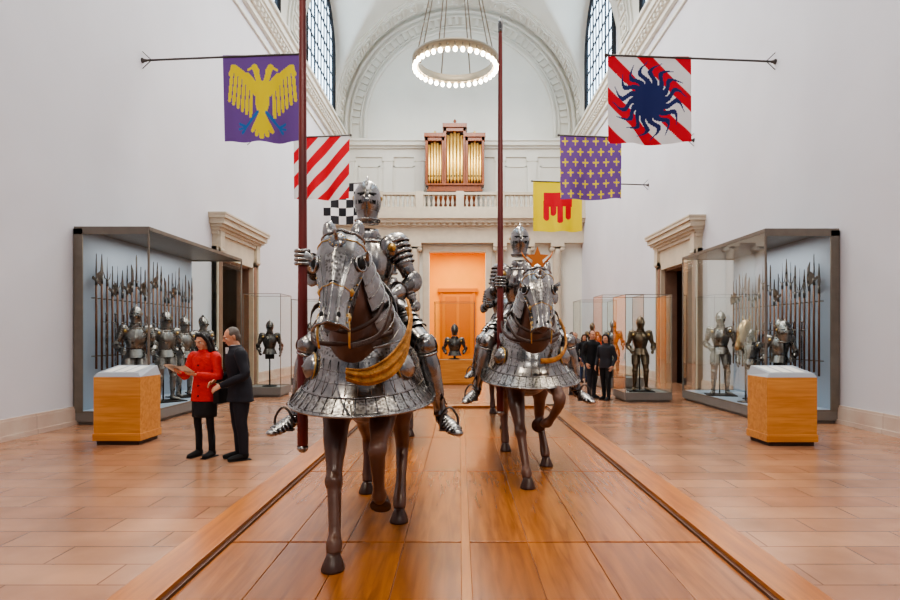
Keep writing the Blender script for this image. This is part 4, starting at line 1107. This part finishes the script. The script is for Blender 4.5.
flag(3.03, 4.9, 18.2, 7.68, 1.9, fleur, [PUR, YEL], 1, 150)
flag(2.75, 4.6, 22.6, 7.42, 1.85, drips, [YEL, FRED], 1)

# ------------------------------------------------------------------ lights
def area(loc, size, power, col=(1, 1, 1), rot=(0, 0, 0), sy=None):
    l = bpy.data.lights.new('area', 'AREA'); l.energy = power; l.color = col; l.shape = 'RECTANGLE'; l.size = size; l.size_y = sy or size
    o = bpy.data.objects.new('area_light', l); COL.objects.link(o); o.location = loc; o.rotation_euler = rot  # bare area light, no fixture modelled
    return o
area((0, 6, 13.6), 5, 330, (1, .97, .92), sy=5)  # added soft overhead light for the near hall, out of view
area((0, 17, 15.0), 5, 850, (1, .97, .92), sy=8)  # added soft overhead light for the middle of the hall
area((0, 27, 16.0), 5, 1350, (1, .98, .94), sy=7)  # added soft overhead light for the far end
area((-1.5, -1.8, 6.5), 1.4, 120, (1, .93, .82), rot=(radians(52), 0, radians(-6)), sy=1.0)  # added front fill from behind the camera, tilted towards the horses
area((2.5, -1.8, 6.5), 1.4, 120, (1, .93, .82), rot=(radians(52), 0, radians(12)), sy=1.0)  # second added front fill, right of the camera
area((-.2, YB+3, 7.2), 3, 520, (1, .82, .55))
for sd, (a, b) in ((-1, (11.4, 15.3)), (1, (11.6, 15.0))):
    area((sd*6.3, (a+b)/2, 3.55), .5, 42, (1, .97, .92), sy=b-a)
def spot(loc, tgt, power, ang, col=(1, .87, .68), blend=.6, r=.12):
    l = bpy.data.lights.new('spot', 'SPOT'); l.energy = power; l.spot_size = radians(ang); l.spot_blend = blend; l.color = col; l.shadow_soft_size = r
    o = bpy.data.objects.new('ceiling_spotlight', l); COL.objects.link(o); o.location = loc
    o.rotation_euler = (V(tgt)-V(loc)).to_track_quat('-Z', 'Y').to_euler()
spot((-5, 1, 11.5), (-.7, 4.8, 1.4), 1700, 30)
spot((5, 2, 11.5), (.7, 6.5, 1.2), 1700, 32)
spot((0, 12, 12), (0, 5, 0), 2200, 42)
spot((-6.5, 6, 12.5), (-4.5, 7, 0), 1300, 48)
spot((6.5, 6, 12.5), (4.8, 7, 0), 1300, 48)
w_ = bpy.data.worlds.new('World'); SC.world = w_; w_.use_nodes = True
w_.node_tree.nodes['Background'].inputs[0].default_value = (.9, .9, 1, 1); w_.node_tree.nodes['Background'].inputs[1].default_value = .34

# ------------------------------------------------------------------ camera
cd = bpy.data.cameras.new('camera'); cam = bpy.data.objects.new('camera', cd); COL.objects.link(cam)
cam.location = (0, 0, 1.65); cam.rotation_euler = (radians(90), 0, 0)
cd.lens = 24; cd.sensor_width = 36; cd.shift_x = -10/900; cd.shift_y = 35/900; cd.clip_end = 200
SC.camera = cam
